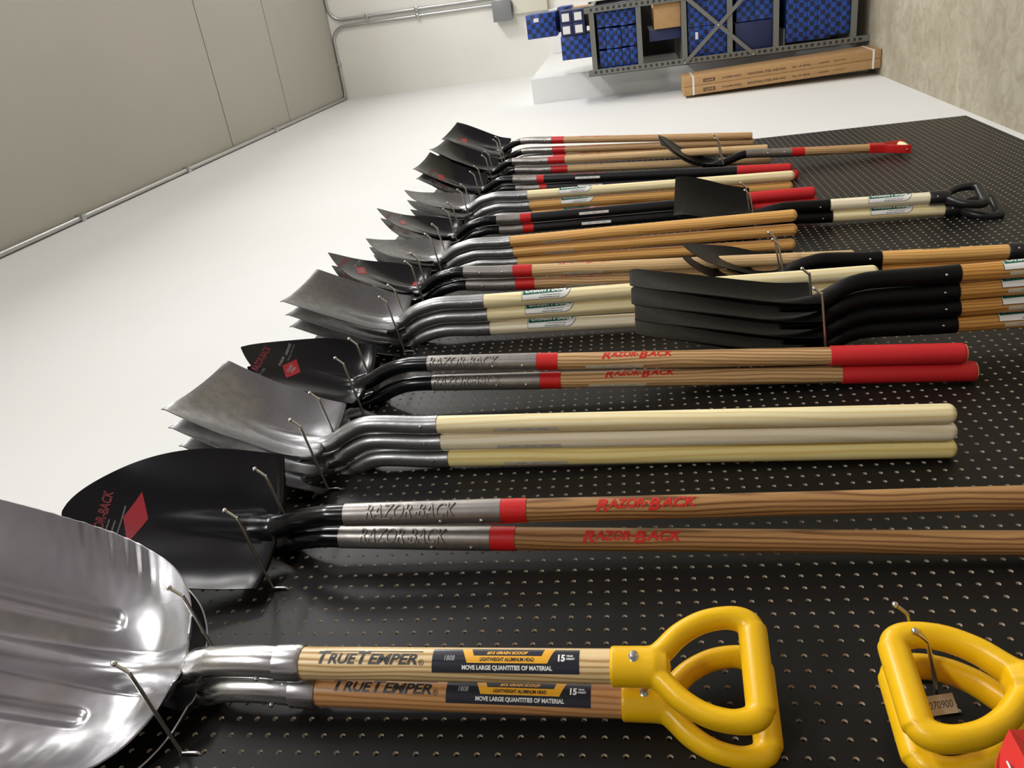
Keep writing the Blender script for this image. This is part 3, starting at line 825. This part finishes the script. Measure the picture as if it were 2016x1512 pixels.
POS = {
'K': [((0.1163, 3.977, 1.9777), (0.0738, 3.7627, 1.0718)), ((0.0704, 3.977, 1.9778), (0.0462, 3.77, 1.0641)), ((0.0361, 3.977, 1.9766), (0.019, 3.7767, 1.0719))],
'L': [((0.094, 3.617, 1.9696), (0.0678, 3.5026, 1.0476)), ((0.0537, 3.617, 1.9611), (0.019, 3.5094, 1.0337))],
'J': [((0.0859, 3.304, 1.9933), (0.0457, 3.21, 1.0014)), ((0.0506, 3.304, 1.9859), (0.019, 3.212, 0.9763))],
'I': [((0.0984, 2.999, 2.0005), (0.0901, 2.9171, 1.0478)), ((0.0591, 2.999, 1.9966), (0.0519, 2.9218, 1.0527)), ((0.0232, 2.999, 1.9917), (0.019, 2.9242, 1.0881))],
'H': [((0.0856, 2.725, 1.9995), (0.0757, 2.725, 1.0172)), ((0.0498, 2.725, 1.9941), (0.0406, 2.725, 1.0068))],
'G': [((0.0900, 2.446, 1.9999), (0.1105, 2.3704, 1.1431)), ((0.0553, 2.446, 1.9942), (0.0664, 2.3753, 1.1409)), ((0.0209, 2.446, 1.9856), (0.020, 2.3794, 1.1439))],
'F': [((0.0862, 2.163, 1.9587), (0.056, 2.127, 1.0458)), ((0.0475, 2.163, 1.9564), (0.019, 2.1286, 1.0345))],
'E': [((0.1044, 1.893, 1.9998), (0.1097, 1.8548, 1.0596)), ((0.0669, 1.893, 1.996), (0.0706, 1.8567, 1.0508)), ((0.0290, 1.893, 1.9945), (0.020, 1.859, 1.0274))],
'D': [((0.0893, 1.542, 1.8335), (0.0627, 1.5015, 0.9871)), ((0.0437, 1.542, 1.8311), (0.021, 1.5037, 0.9629))],
'C': [((0.0961, 1.28, 1.9978), (0.0892, 1.2298, 1.1054)), ((0.0591, 1.28, 1.9965), (0.0544, 1.2319, 1.1003)), ((0.0208, 1.28, 1.9881), (0.019, 1.2338, 1.0962))],
'B': [((0.0893, 1.007, 1.8412), (0.0772, 1.007, 1.0929)), ((0.037, 1.007, 1.865), (0.026, 0.9708, 1.0997))],
'A': [((0.0797, 0.709, 2.0619), (0.0837, 0.6961, 1.6698)), ((0.0310, 0.709, 2.0541), (0.0245, 0.6971, 1.661))],
'M': [((0.0524, 3.454, 0.961), (0.0346, 3.454, 0.6614))],
'N': [((0.0625, 2.605, 0.9991), (0.0622, 2.5776, 0.7156)), ((0.0249, 2.605, 0.9904), (0.021, 2.579, 0.6686))],
'O': [((0.0597, 2.087, 0.9879), (0.0545, 2.0713, 0.6925)), ((0.0237, 2.087, 0.9864), (0.020, 2.0719, 0.6878))],
'P': [((0.1668, 1.66, 0.9606), (0.1672, 1.66, 0.8386)), ((0.1283, 1.66, 0.9594), (0.1293, 1.66, 0.8328)), ((0.0908, 1.66, 0.9538), (0.0916, 1.66, 0.8272)), ((0.0539, 1.66, 0.9556), (0.054, 1.66, 0.8224))],
}
LBL = {
'K': ('black square shovels hung farthest along the pegboard', ['ash-handled black square shovel, foremost of the stack hung farthest from the yellow grips', 'ash-handled black square shovel, middle of the stack hung farthest from the yellow grips', 'ash-handled black square shovel, against the wall in the stack farthest from the yellow grips']),
'L': ('tan-handled black shovels beside the farthest stack', ['tan-handled black shovel, front one of the pair next to the farthest stack', 'tan-handled black shovel, rear one of the pair next to the farthest stack']),
'J': ('black-handled square shovels with red grips', ['square black shovel with black shaft and red grip, front one of its pair', 'square black shovel with black shaft and red grip, nearer the board in its pair']),
'I': ('round point shovels with green labels', ['grey round point shovel with pale shaft and green label, foremost of its three', 'grey round point shovel with golden shaft and green label, middle of its three', 'grey round point shovel with golden shaft and green label, rearmost of its three']),
'H': ('black-handled round shovels with red grips', ['round point shovel with black shaft and bright red grip, front one of its pair', 'round point shovel with black shaft and red grip, mostly hidden rear one of its pair']),
'G': ('golden-handled round point shovels', ['plain golden-handled round point shovel, foremost of three', 'plain golden-handled round point shovel, middle of three', 'plain golden-handled round point shovel, closest to the board of three']),
'F': ('red-banded round shovels with wooden shafts at mid board', ['black round point shovel with red band and red corner sticker, front of the mid-board pair', 'black round point shovel with red band, rear of the mid-board pair behind the sticker one']),
'E': ('labelled square shovels with pale shafts', ['grey square shovel with cream shaft and green label, foremost of three', 'grey square shovel with cream shaft and green label, middle of three', 'grey square shovel with whitish shaft and green label, closest to the board of three']),
'D': ('round shovels with wooden shafts and long red grips', ['black round point shovel, wooden shaft and long red grip, front one with full blade print', 'black round point shovel, wooden shaft and scuffed red grip, rear one of the pair']),
'C': ('plain square steel shovels with unlabelled pale shafts', ['steel square shovel with thick unlabelled pale shaft, foremost of three with bare bluish blade', 'steel square shovel with whitish unlabelled shaft, middle of three', 'steel square shovel with yellowish unlabelled shaft, closest to the board of three']),
'B': ('large black round shovels beside the aluminium scoops', ['large black round shovel with red diamond on blade beside the aluminium scoop', 'brown-shafted black shovel nested behind the one with the red diamond']),
'A': ('aluminium grain scoops with yellow grips', ['aluminium grain scoop with pale wooden shaft and yellow D grip, in front', 'aluminium grain scoop with reddish wooden shaft, nested behind the pale-shafted scoop']),
'M': (None, ['short square black shovel with red metal strap grip and wooden hand bar']),
'N': ('short black square shovels with black D grips', ['short black square shovel with pale labelled shaft and black D grip, front of pair', 'short black square shovel with pale labelled shaft and black D grip, rear of pair']),
'O': ('short black round shovels with golden shafts', ['short black round shovel with golden shaft printed in black, front of pair', 'short black round shovel with amber shaft, nearly hidden rear of pair']),
'P': ('long narrow black shovels with amber shafts', ['long-bladed black shovel with amber shaft, foremost of four', 'long-bladed black shovel with amber shaft, second from the front of four', 'long-bladed black shovel with amber shaft, third from the front of four', 'long-bladed black shovel with amber shaft, closest to the board of four']),
}
for key in POS:
    grp, labs = LBL[key]
    for i, (S, E) in enumerate(POS[key]):
        spec = dict(WT[key])
        if key == 'F' and i == 1: spec['marks'] = [m for m in spec['marks'] if m[0] not in ('redsquare',)]
        shovel(spec, S, E, labs[i], grp, i)

# ------------------------------------------------------------------ pegboard hooks
def hook(y, z, length, label, group, x0=0.0):
    t = empty('pegboard_hook', (0, y - .008, z + .004), label, 'hook', group)
    bm = bmesh.new(); r = .0026; L_ = length
    pts = [(-.006, 0, .006), (.0, 0, .001), (.004, 0, -.0005), (.010, 0, .0), (.05, 0, .006), (L_ - .006, 0, .0185), (L_, 0, .0205), (L_ + .006, 0, .0255), (L_ + .014, 0, .034)]
    sweep(bm, catmull(pts, 4), r, U=(0, 1, 0), seg=10)
    finish('wire_arm', bm, 'zinc', t, 50)
    bm = bmesh.new(); ball(bm, (L_ + .0145, 0, .0345), .0041, 12); finish('ball_tip', bm, 'zinc', t, 60)
    bm = bmesh.new()
    pts = [(.003, 0, -.001), (.0035, 0, -.012), (.003, 0, -.022), (.001, 0, -.0255), (-.006, 0, -.0265)]
    sweep(bm, catmull(pts, 4), r * .9, U=(0, 1, 0), seg=8)
    finish('stabiliser', bm, 'zinc', t, 50)
    return t
who = dict(A='aluminium scoops', B='large black round shovels', C='unlabelled pale-shafted steel shovels', D='long-red-gripped wooden-shafted pair', E='cream-shafted labelled square shovels',
           F='mid-board pair with the red sticker', G='three golden-handled round shovels', H='black-shafted round pair', I='green-labelled round shovels', J='black-shafted square pair',
           L='tan-handled pair near the far end', K='farthest shovel stack', M='strap-gripped short shovel', N='short square pair with black grips', O='short round pair with golden shaft', P='four long-bladed black shovels')
HK = dict(K=(3.939, 4.0159), L=(3.5747, 3.6584), J=(3.2525, 3.3557), I=(2.9596, 3.0384), H=(2.6849, 2.7655), G=(2.3926, 2.4999), F=(2.1265, 2.1999), E=(1.8501, 1.9362),
          D=(1.4919, 1.5915), C=(1.2274, 1.3331), B=(.9492, 1.0642), A=(.6426, .7758))
for k, (a, b) in HK.items():
    hook(a, 2.217, .143, 'near wire hook under the ' + who[k], 'upper row hooks')
    hook(b, 2.217, .143, 'far wire hook under the ' + who[k], 'upper row hooks')
for k, a, b, L_ in (('M', 3.417, 3.4916, .136), ('N', 2.5589, 2.6517, .136), ('O', 2.050, 2.110, .136), ('P', 1.566, 1.685, .185)):
    hook(a, 1.228, L_, 'near wire hook under the ' + who[k], 'lower row hooks')
    hook(b, 1.228, L_, 'far wire hook under the ' + who[k], 'lower row hooks')

# ------------------------------------------------------------------ upside-down yellow D grips lower right
def hanging_grip(x, y, zbar, yaw, label, L_=.46):
    t = empty('d_handled_shovel', (x, y, zbar), label, 'shovel', 'shovels hung by their yellow grips')
    t.rotation_euler = (PI, 0, -yaw)
    # local: grip as on the scoops but turned over, so the bar is uppermost
    s = 1.0
    d_grip(t, .166 * s, .0205, 'yellow', None, s)
    bm = bmesh.new(); lathe(bm, [(0, .18 + L_), (.0205, .18 + L_), (.0205, .17), (0, .17)], 28)
    finish('shaft', bm, 'wood_scoop', t)
    return t
hanging_grip(.097, .656, 1.356, math.radians(12), 'yellow D grip hung on two hooks, front one at the lower right')
hanging_grip(.045, .660, 1.351, math.radians(12), 'yellow D grip hung behind another one, nearer the pegboard')
hook(.711, 1.296, .112, 'zinc hook through the hanging yellow grips, on the tag side', 'hooks holding the yellow grips')
hook(.759, 1.302, .106, 'zinc hook through the hanging yellow grips, farther from the white tag', 'hooks holding the yellow grips')
# paper tag
bm = bmesh.new()
box(bm, -.0003, .0003, -.0105, .0105, -.016, .016, 0)
t = finish('price_tag', bm, ['paper'], None, None); t.location = (.030, .688, 1.303); t.rotation_euler = (math.radians(8), 0, math.radians(-35))
tag(t, 'small white paper tag with handwritten number behind the yellow grips', 'tag')
bm = bmesh.new()
add2(bm, flat_text('070900', .026, .008, .2, -.01), lambda u, v, l=0: (.0006, v, -u), 0, None)
finish('handwriting', bm, 'navy_print', t, None)
# folded red card guard in the corner
m_red = mat('red_card', (0.72, .022, .016), 0.4); M['red_card'] = m_red
G1 = [(0.2, 0.5135, 1.3234), (0.202, 0.5021, 1.3321), (0.204, 0.4905, 1.3399), (0.206, 0.4798, 1.3463), (0.208, 0.4697, 1.3515), (0.21, 0.4465, 1.3614), (0.212, 0.4117, 1.3732), (0.225, 0.4043, 1.3288), (0.215, 0.4436, 1.3298), (0.208, 0.4804, 1.3266)]
G2 = [(0.2, 0.5135, 1.3234), (0.208, 0.4804, 1.3266), (0.215, 0.4436, 1.3298), (0.225, 0.4043, 1.3288), (0.165, 0.4813, 1.269), (0.155, 0.5465, 1.2447), (0.185, 0.5256, 1.2952)]
G3 = [(0.2098, 0.4741, 1.3418), (0.2112, 0.4674, 1.3424), (0.212, 0.4609, 1.344)]
rb = empty('card_sleeve', (.19, .47, 1.20), 'bright red folded card sleeve with a staple in the corner beside yellow grips', 'sleeve')
o0 = Vector((.19, .47, 1.20))
for nm, G_ in (('front_panel', G1), ('side_panel', G2)):
    bm = bmesh.new(); bm.faces.new([bm.verts.new(Vector(p) - o0) for p in G_])
    bmesh.ops.triangulate(bm, faces=bm.faces[:]); bm.normal_update()
    if sum((f.normal.x - f.normal.y) for f in bm.faces) < 0: bmesh.ops.reverse_faces(bm, faces=bm.faces[:])
    bmesh.ops.solidify(bm, geom=bm.faces[:], thickness=.0012); finish(nm, bm, 'red_card', rb, None)
bm = bmesh.new(); sweep(bm, [Vector(p) - o0 for p in G3], .0010, seg=6); finish('staple', bm, 'zinc', rb)

# ------------------------------------------------------------------ pegboard
P_ = .0254
def pegboard():
    y0, y1, z0, z1 = -.30, 4.06, .078, 2.52
    # hole phase
    yp, zp = .9182 % P_, (1.608 - .2289) % P_
    j0 = math.ceil((y0 + .012 - yp) / P_); j1 = math.floor((y1 - .012 - yp) / P_)
    k0 = math.ceil((z0 + .012 - zp) / P_); k1 = math.floor((z1 - .012 - zp) / P_)
    verts = []; faces = []; mi = []
    idx = {}
    def V(x, y, z):
        key = (round(x, 5), round(y, 5), round(z, 5))
        i = idx.get(key)
        if i is None: i = len(verts); idx[key] = i; verts.append((x, y, z))
        return i
    n = 8; rh = .0037; T = -.0042; hP = P_ / 2
    cs = [(math.cos(2 * PI * (q + .5) / n), math.sin(2 * PI * (q + .5) / n)) for q in range(n)]
    for j in range(j0, j1 + 1):
        for k in range(k0, k1 + 1):
            cy, cz = yp + j * P_, zp + k * P_
            ins = [len(verts) + q for q in range(n)]
            for c, s in cs: verts.append((0, cy + rh * c, cz + rh * s))
            inb = [len(verts) + q for q in range(n)]
            for c, s in cs: verts.append((T, cy + rh * c, cz + rh * s))
            out = [V(0, cy + hP, cz + hP), V(0, cy - hP, cz + hP), V(0, cy - hP, cz - hP), V(0, cy + hP, cz - hP)]
            # octagon verts: 0,1 first quadrant; 2,3 second; 4,5 third; 6,7 fourth
            for q in range(4):
                a, b = ins[2 * q], ins[2 * q + 1]; nx = ins[(2 * q + 2) % n]
                faces.append((out[q], b, a)); mi.append(0)
                faces.append((out[q], out[(q + 1) % 4], nx, b)); mi.append(0)
            for q in range(n):
                faces.append((ins[q], ins[(q + 1) % n], inb[(q + 1) % n], inb[q])); mi.append(1)
    ya, yb = yp + j0 * P_ - hP, yp + j1 * P_ + hP; za, zb = zp + k0 * P_ - hP, zp + k1 * P_ + hP
    def quad(a, b, c, d, m): faces.append((V(*a), V(*b), V(*c), V(*d))); mi.append(m)
    quad((0, y0, z0), (0, y1, z0), (0, yb, za), (0, ya, za), 0); quad((0, y1, z0), (0, y1, z1), (0, yb, zb), (0, yb, za), 0)
    quad((0, y1, z1), (0, y0, z1), (0, ya, zb), (0, yb, zb), 0); quad((0, y0, z1), (0, y0, z0), (0, ya, za), (0, ya, zb), 0)
    for a, b in (((y0, z0), (y1, z0)), ((y1, z0), (y1, z1)), ((y1, z1), (y0, z1)), ((y0, z1), (y0, z0))):
        quad((0, *a), (T, *a), (T, *b), (0, *b), 0)
    me = D.meshes.new('pegboard'); me.from_pydata(verts, [], faces); me.materials.append(M['peg']); me.materials.append(M['peg_core'])
    me.polygons.foreach_set('material_index', mi)
    bm = bmesh.new(); bm.from_mesh(me); bmesh.ops.recalc_face_normals(bm, faces=bm.faces[:]); bm.to_mesh(me); bm.free()
    me.update()
    o = D.objects.new('pegboard', me); COL.objects.link(o)
    tag(o, 'large black perforated board mounted on the white wall behind the shovels', 'pegboard')
    return o
pegboard()

# ------------------------------------------------------------------ room shell
WX = -.020
def slab(name, x0, x1, y0, y1, z0, z1, m):
    bm = bmesh.new(); box(bm, x0, x1, y0, y1, z0, z1); o = finish(name, bm, m, None, None); o['kind'] = 'structure'; return o
YE = 8.36
slab('floor', -.2, 6.0, -3.2, YE + .1, -.12, 0.0, 'concrete')
slab('wall_left', WX - .12, WX, -3.2, YE + .1, 0.0, 4.9, 'white_wall')
slab('wall_back', WX, 6.0, YE, YE + .12, 0.0, 4.9, 'end_wall')
M['dim_wall'] = plaster('dim_wall', (0.22, 0.195, 0.205), (0.17, 0.155, 0.175))  # tone darkened to stand for the dim, unlit side of the room
slab('wall_right', 6.0, 6.12, -3.2, YE + .12, 0.0, 4.9, 'dim_wall')
slab('wall_front', WX, 6.0, -3.3, -3.18, 0.0, 4.9, 'dim_wall')
# ceiling follows a slight fall towards the far end
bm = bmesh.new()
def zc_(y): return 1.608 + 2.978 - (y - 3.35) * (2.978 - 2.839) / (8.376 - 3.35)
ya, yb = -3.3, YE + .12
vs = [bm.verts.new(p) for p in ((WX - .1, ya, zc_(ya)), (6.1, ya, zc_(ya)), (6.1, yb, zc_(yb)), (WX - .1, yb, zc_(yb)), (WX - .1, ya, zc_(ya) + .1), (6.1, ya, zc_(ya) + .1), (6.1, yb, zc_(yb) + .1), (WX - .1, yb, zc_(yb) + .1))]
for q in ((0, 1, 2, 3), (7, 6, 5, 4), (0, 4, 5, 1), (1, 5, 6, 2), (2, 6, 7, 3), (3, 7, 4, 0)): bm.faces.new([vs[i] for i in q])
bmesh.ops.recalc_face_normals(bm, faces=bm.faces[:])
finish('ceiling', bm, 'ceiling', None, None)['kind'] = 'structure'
for i, (yj, w) in enumerate(((5.82, .006), (6.92, .003))):
    slab('trim_%d' % (i + 1), WX, 5.9, yj, yj + w, zc_(yj) - .003, zc_(yj) + .02, 'groove')

# white boxed-out ledge against the wall
slab('trim_3', WX, .158, 6.32, YE, 0.0, 2.305, 'white_wall')
# pilaster on the end wall
slab('trim_4', .16, .55, YE - .05, YE, 0.0, 2.282, 'white_wall')

# ------------------------------------------------------------------ conduits
def conduit(name, pts, r, label, straps=()):
    t = empty(name, pts[0], label, 'pipe')
    o0 = Vector(pts[0])
    bm = bmesh.new(); sweep(bm, [Vector(p) - o0 for p in pts], r, seg=14); finish('tube', bm, 'conduit', t, 50)
    for (p, ax) in straps:
        bm = bmesh.new(); p = Vector(p) - o0
        e = [r * 1.5] * 3; e['xyz'.index(ax)] = .018
        box(bm, p.x - e[0], p.x + e[0], p.y - e[1], p.y + e[1], p.z - e[2], p.z + e[2], 0, .003); finish('strap', bm, 'conduit', t, 40)
    return t
def arc(c, r, a0, a1, U, V_, n=8):
    c = Vector(c); U = Vector(U); V_ = Vector(V_)
    return [c + U * (r * math.cos(a0 + (a1 - a0) * k / n)) + V_ * (r * math.sin(a0 + (a1 - a0) * k / n)) for k in range(n + 1)]
rc = .014; xw = WX + .018; yw = YE - .018
cz = lambda y: zc_(y) - .018
# one: down the end wall from a bend, up to the ceiling line, along to the corner and back along the wall
pts = [(.655, yw, 2.80), (.655, yw, 3.9), (.655, yw, 4.25)] + arc((.52, yw, 4.25), .135, 0, PI / 2, (1, 0, 0), (0, 0, 1))[1:] 
zt_ = cz(YE) - .0
pts = [Vector(p) for p in pts]
dzz = zt_ - pts[-1].z
pts = [Vector((p.x, p.y, p.z + (dzz if i > 1 else 0))) for i, p in enumerate(pts)]
pts += [Vector((.2, yw, zt_)), Vector((.08, yw - .002, zt_)), Vector((xw + .012, yw - .02, zt_)), Vector((xw, yw - .07, zt_))]
for y in (7.5, 6.0, 4.5, 3.0, 1.5, 0.0): pts.append(Vector((xw, y, cz(y))))
conduit('conduit', pts, rc, 'long grey metal conduit following the ceiling corner down to a far wall box', [((.655, yw, 3.55), 'z'), ((.32, yw, zt_), 'x'), ((xw, 6.55, cz(6.55)), 'y'), ((xw, 5.1, cz(5.1)), 'y'), ((xw, 3.95, cz(3.95)), 'y')])
pts = [Vector((.715, yw, 2.80)), Vector((.715, yw, 4.1))] + arc((.85, yw, zt_ - .135), .135, PI, PI / 2, (1, 0, 0), (0, 0, 1)) + [Vector((1.6, yw, zt_)), Vector((2.6, yw, zt_))]
conduit('conduit', pts, rc, 'short grey conduit bending away over the far wall beside the long one', [((.715, yw, 3.55), 'z'), ((.715, yw, 4.05), 'z')])
# electrical box
t = empty('junction_box', (.595, YE - .06, 2.716), 'grey metal junction box under the conduits on the far wall', 'electrical box')
bm = bmesh.new(); box(bm, -.085, .085, -.045, .055, -.085, .085, 0, .006); finish('housing', bm, 'grey_box', t)
bm = bmesh.new(); box(bm, -.09, .09, -.055, -.045, -.09, .09, 0, .004); finish('cover', bm, 'grey_box', t)
t = empty('wall_panel', (.68, YE - .03, 2.455), 'beige flat panel on the far wall beside the junction box', 'panel')
bm = bmesh.new(); box(bm, -.13, .6, -.03, .03, -.165, .155, 0, .004); finish('plate', bm, 'beige_box', t)

# ------------------------------------------------------------------ steel rack
RX0, RX1, RY0, RY1, RZ = .160, .605, 6.0, 6.95, 1.860
rack = empty('storage_rack', (.38, 6.45, 0), 'grey slotted steel rack filled with blue boxes in the far corner', 'rack')
def rel(o_): return None
def rbox(name, x0, x1, y0, y1, z0, z1, m='rack', bev=.0):
    bm = bmesh.new(); box(bm, x0 - .38, x1 - .38, y0 - 6.45, y1 - 6.45, z0, z1, 0, bev); return finish(name, bm, m, rack)
for (px, sx) in ((RX0, 1), (RX1, -1)):
    for (py, sy) in ((RY0, 1), (RY1, -1)):
        bm = bmesh.new()
        x0, x1 = sorted((px, px + sx * .042)); y0, y1 = sorted((py, py + sy * .003))
        box(bm, x0 - .38, x1 - .38, y0 - 6.45, y1 - 6.45, 0, RZ)
        x0, x1 = sorted((px, px + sx * .003)); y0, y1 = sorted((py, py + sy * .042))
        box(bm, x0 - .38, x1 - .38, y0 - 6.45, y1 - 6.45, 0, RZ)
        post = finish('post', bm, 'rack', rack)
        if sy == 1:
            bm = bmesh.new()
            xc = px + sx * .023
            k = 0; z = .05
            while z < RZ - .02:
                wide = .0045
                box(bm, xc - .009 - .38, xc + .009 - .38, py - 6.45 - .0006, py - 6.45 + .001, z, z + .016 if k % 8 else z + .022, 0)
                z += .0381; k += 1
            finish('slots', bm, 'slot', post)
SHZ = [1.83, 1.515, 1.215, .915, .615, .12]
for z in SHZ: rbox('shelf', RX0 + .003, RX1 - .003, RY0 + .003, RY1 - .003, z - .034, z, 'rack')
rbox('dark_bay_sheet', RX0 + .004, RX1 - .004, RY1 - .008, RY1 - .005, .09, 1.84, 'slot')  # added dark sheet; its colour stands in for the black, unlit bay interiors
for a, b in (((RX0 + .01, .74), (RX1 - .01, 1.20)), ((RX0 + .01, 1.20), (RX1 - .01, .74))):
    bm = bmesh.new(); p, q = Vector((a[0] - .38, RY0 - 6.45 - .004, a[1])), Vector((b[0] - .38, RY0 - 6.45 - .004, b[1]))
    sweep(bm, [p, q], (.0025, .013), U=(0, 1, 0), seg=8, ex=8); finish('brace', bm, 'rack', rack)
for p in ((RX0 + .012, .745), (RX0 + .012, 1.20), (.382, .972), (RX1 - .012, .745), (RX1 - .012, 1.20)):
    bm = bmesh.new(); ball(bm, (p[0] - .38, RY0 - 6.45 - .008, p[1]), .008); finish('bolt', bm, 'rivet', rack)

def carton(x0, x1, y0, y1, z0, z1, label, group, m='blue_check', sticker=None, name='product_box', rot=0):
    cx, cy = (x0 + x1) / 2, (y0 + y1) / 2
    t = empty(name, (cx, cy, z0), label, 'box', group)
    bm = bmesh.new(); box(bm, x0 - cx, x1 - cx, y0 - cy, y1 - cy, 0, z1 - z0, 0, .0015); finish('carton', bm, m, t)
    for s in (sticker or []):
        sx0, sx1, sz0, sz1 = s; bm = bmesh.new(); box(bm, sx0 - cx, sx1 - cx, y0 - cy - .0012, y0 - cy - .0002, sz0 - z0, sz1 - z0); finish('white_label', bm, 'paper', t)
    if rot: t.rotation_euler.z = rot
    return t
G0 = 'blue checked boxes stacked on top of the rack'
carton(.445, .600, 6.10, 6.40, 2.062, 2.268, 'blue checked box topmost of the pile above the rack', G0, sticker=[(.55, .575, 2.18, 2.215)])
carton(.452, .615, 6.35, 6.62, 1.96, 2.062, 'blue checked box in the pile above the rack, supporting the topmost one', G0)
for i, (x0, z0) in enumerate(((.440, 1.945), (.520, 1.945), (.440, 1.860), (.520, 1.860))):
    carton(x0, x0 + .078, 6.02, 6.30, z0, z0 + .082, 'small dark blue box with white label end, %s %s of four on the rack top' % (('upper', 'lower')[i // 2], ('wall-side', 'room-side')[i % 2]), 'small labelled boxes on the rack top', 'navy_box', [(x0 + .012, x0 + .062, z0 + .018, z0 + .068)])
carton(.285, .436, 6.03, 6.40, 1.832, 2.035, 'blue checked box on the rack top, closest to the white wall', G0)
carton(.47, .60, 6.32, 6.60, 1.832, 1.958, 'open brown carton on the rack top behind the labelled boxes', None, 'cardboard')
# bay 1: three piles of thin boxes
for cxi, (x0, x1) in enumerate(((.185, .318), (.322, .455), (.459, .590))):
    nbox = 5
    for k in range(nbox):
        z0 = 1.517 + k * .052 + (.001 if cxi else 0)
        carton(x0 + random.uniform(0, .006), x1 - random.uniform(0, .006), 6.03 + random.uniform(0, .02), 6.60, z0, z0 + .0505,
               'thin blue checked box in the %s pile under the rack top' % ('wall-side', 'middle', 'room-side')[cxi], 'thin blue boxes, %s pile of the top bay' % ('wall-side', 'middle', 'room-side')[cxi])
# bay 2
carton(.405, .595, 6.03, 6.45, 1.218, 1.395, 'brown cardboard carton in the second bay of the rack', None, 'cardboard', name='brown_carton')
carton(.33, .402, 6.06, 6.50, 1.218, 1.43, 'dark blue box standing beside the brown carton in the rack', None, 'navy_box')
# bay 3
for i, (x0, x1) in enumerate(((.190, .385), (.388, .590))):
    for k in range(2):
        z0 = .918 + k * .128
        carton(x0, x1, 6.03, 6.60, z0, z0 + .126, 'blue checked box behind the cross brace, %s %s of four' % (('lower', 'upper')[k], ('wall-side', 'room-side')[i]), 'blue boxes in the third bay', sticker=[(x0 + .12, x0 + .165, z0 + .06, z0 + .078)] if (i, k) == (0, 1) else None)
# bay 4
carton(.185, .375, 6.03, 6.60, .618, .86, 'large plain dark navy box low in the rack', None, 'navy_box')
for k in range(2):
    carton(.38, .585, 6.04, 6.60, .618 + k * .117, .618 + k * .117 + .115, 'blue checked box beside the navy box, %s of two' % ('lower', 'upper')[k], 'blue boxes in the fourth bay')
# bay 5: thin boxes standing side by side
n5 = 6; z0 = .125
for k in range(n5):
    zz = .125 + k * .068
    carton(.215 + (.012 if k < 2 else 0), .590, 6.03, 6.62, zz, zz + .0665, 'flat blue checked box in the lowest bay, number %s from the bottom shelf' % ('one', 'two', 'three', 'four', 'five', 'six')[k], 'flat blue boxes in the lowest bay', sticker=[(.50, .575, zz + .02, zz + .032)])
t = empty('paper_sheet', (.20, 6.05, .537), 'loose white sheet lying on the flat boxes low in the rack', 'paper')
bm = bmesh.new(); box(bm, -.02, .1, 0, .2, 0, .0015); finish('sheet', bm, 'paper', t)

# ------------------------------------------------------------------ long cartons leaning on the wall
def long_carton(x_bot, x_top, th, label):
    Lc = 1.235; y0 = 5.70; dy = .28
    t = empty('long_carton', (x_bot, y0, 0.0), label, 'carton', 'long shelving cartons leaning on the wall')
    t.rotation_euler = (0, -math.asin((x_bot - x_top) / Lc), 0)
    bm = bmesh.new(); box(bm, 0, th, 0, dy, 0.004, Lc, 0, .002); finish('box', bm, 'cardboard', t)
    for z in (.045, Lc - .07):
        bm = bmesh.new(); box(bm, -.0008, th + .0008, -.0008, dy + .0008, z, z + .012); finish('strap', bm, 'strap', t)
    # printing on the camera-side narrow face: text runs down the carton
    f = lambda u, v, l=0: (th / 2 + v, -.0008, Lc - u)
    f2 = lambda u, v, l=0: (th / 2 + v, -.0014, Lc - u)
    bm = bmesh.new(); add2(bm, rect2(.075, .022, .165, -.002), f, 0, None)
    add2(bm, shift(flat_text('ULINE', .06, .014, 0, .04), .165, -.002), f2, 1, None)
    finish('logo_print', bm, ['ink_brown', 'cardboard'], t, None)
    for txt, L_, hh, u in (('H-3330-ADD', .12, .013, .31), ('INDUSTRIAL STEEL SHELVING', .24, .013, .53), ('48 x 18" BEIGE', .11, .011, .745), ('1 CARTON', .07, .010, .88), ('MADE IN CHINA', .07, .006, .98)):
        bm = bmesh.new(); add2(bm, shift(flat_text(txt, L_, hh, 0, .02), u, -.002), f, 0, None)
        finish('printed_line', bm, 'ink_brown', t, None)
    return t
long_carton(.028, -.004, .055, 'long brown shelving carton leaning on the wall, inner one against the paint')
long_carton(.085, .053, .055, 'long brown shelving carton leaning on the wall, outer one on the room side')

# ------------------------------------------------------------------ lamp housings
for i, (lx, ly, lz, pw) in enumerate(LAMPS):
    t = empty('ceiling_lamp', (lx, ly, lz), 'white strip lamp hung from the ceiling, %s' % ('behind the viewpoint', 'above the near shovels', 'above the middle shovels', 'near the far rack', 'away from the wall, near end', 'away from the wall, far end')[i], 'lamp', 'hanging strip lamps')
    bm = bmesh.new(); box(bm, -.16, .16, -.65, .65, -.02, .06, 0, .01); finish('housing', bm, 'lamp_body', t)
    bm = bmesh.new(); box(bm, -LAMP_W / 2, LAMP_W / 2, -LAMP_LEN / 2, LAMP_LEN / 2, -.045, -.02, 0, .006); finish('diffuser', bm, 'diffuser', t)
    for yy in (-.5, .5):
        bm = bmesh.new(); sweep(bm, [Vector((0, yy, .06)), Vector((0, yy, zc_(ly + yy) - lz))], .003, seg=6); finish('hanger', bm, 'zinc', t)
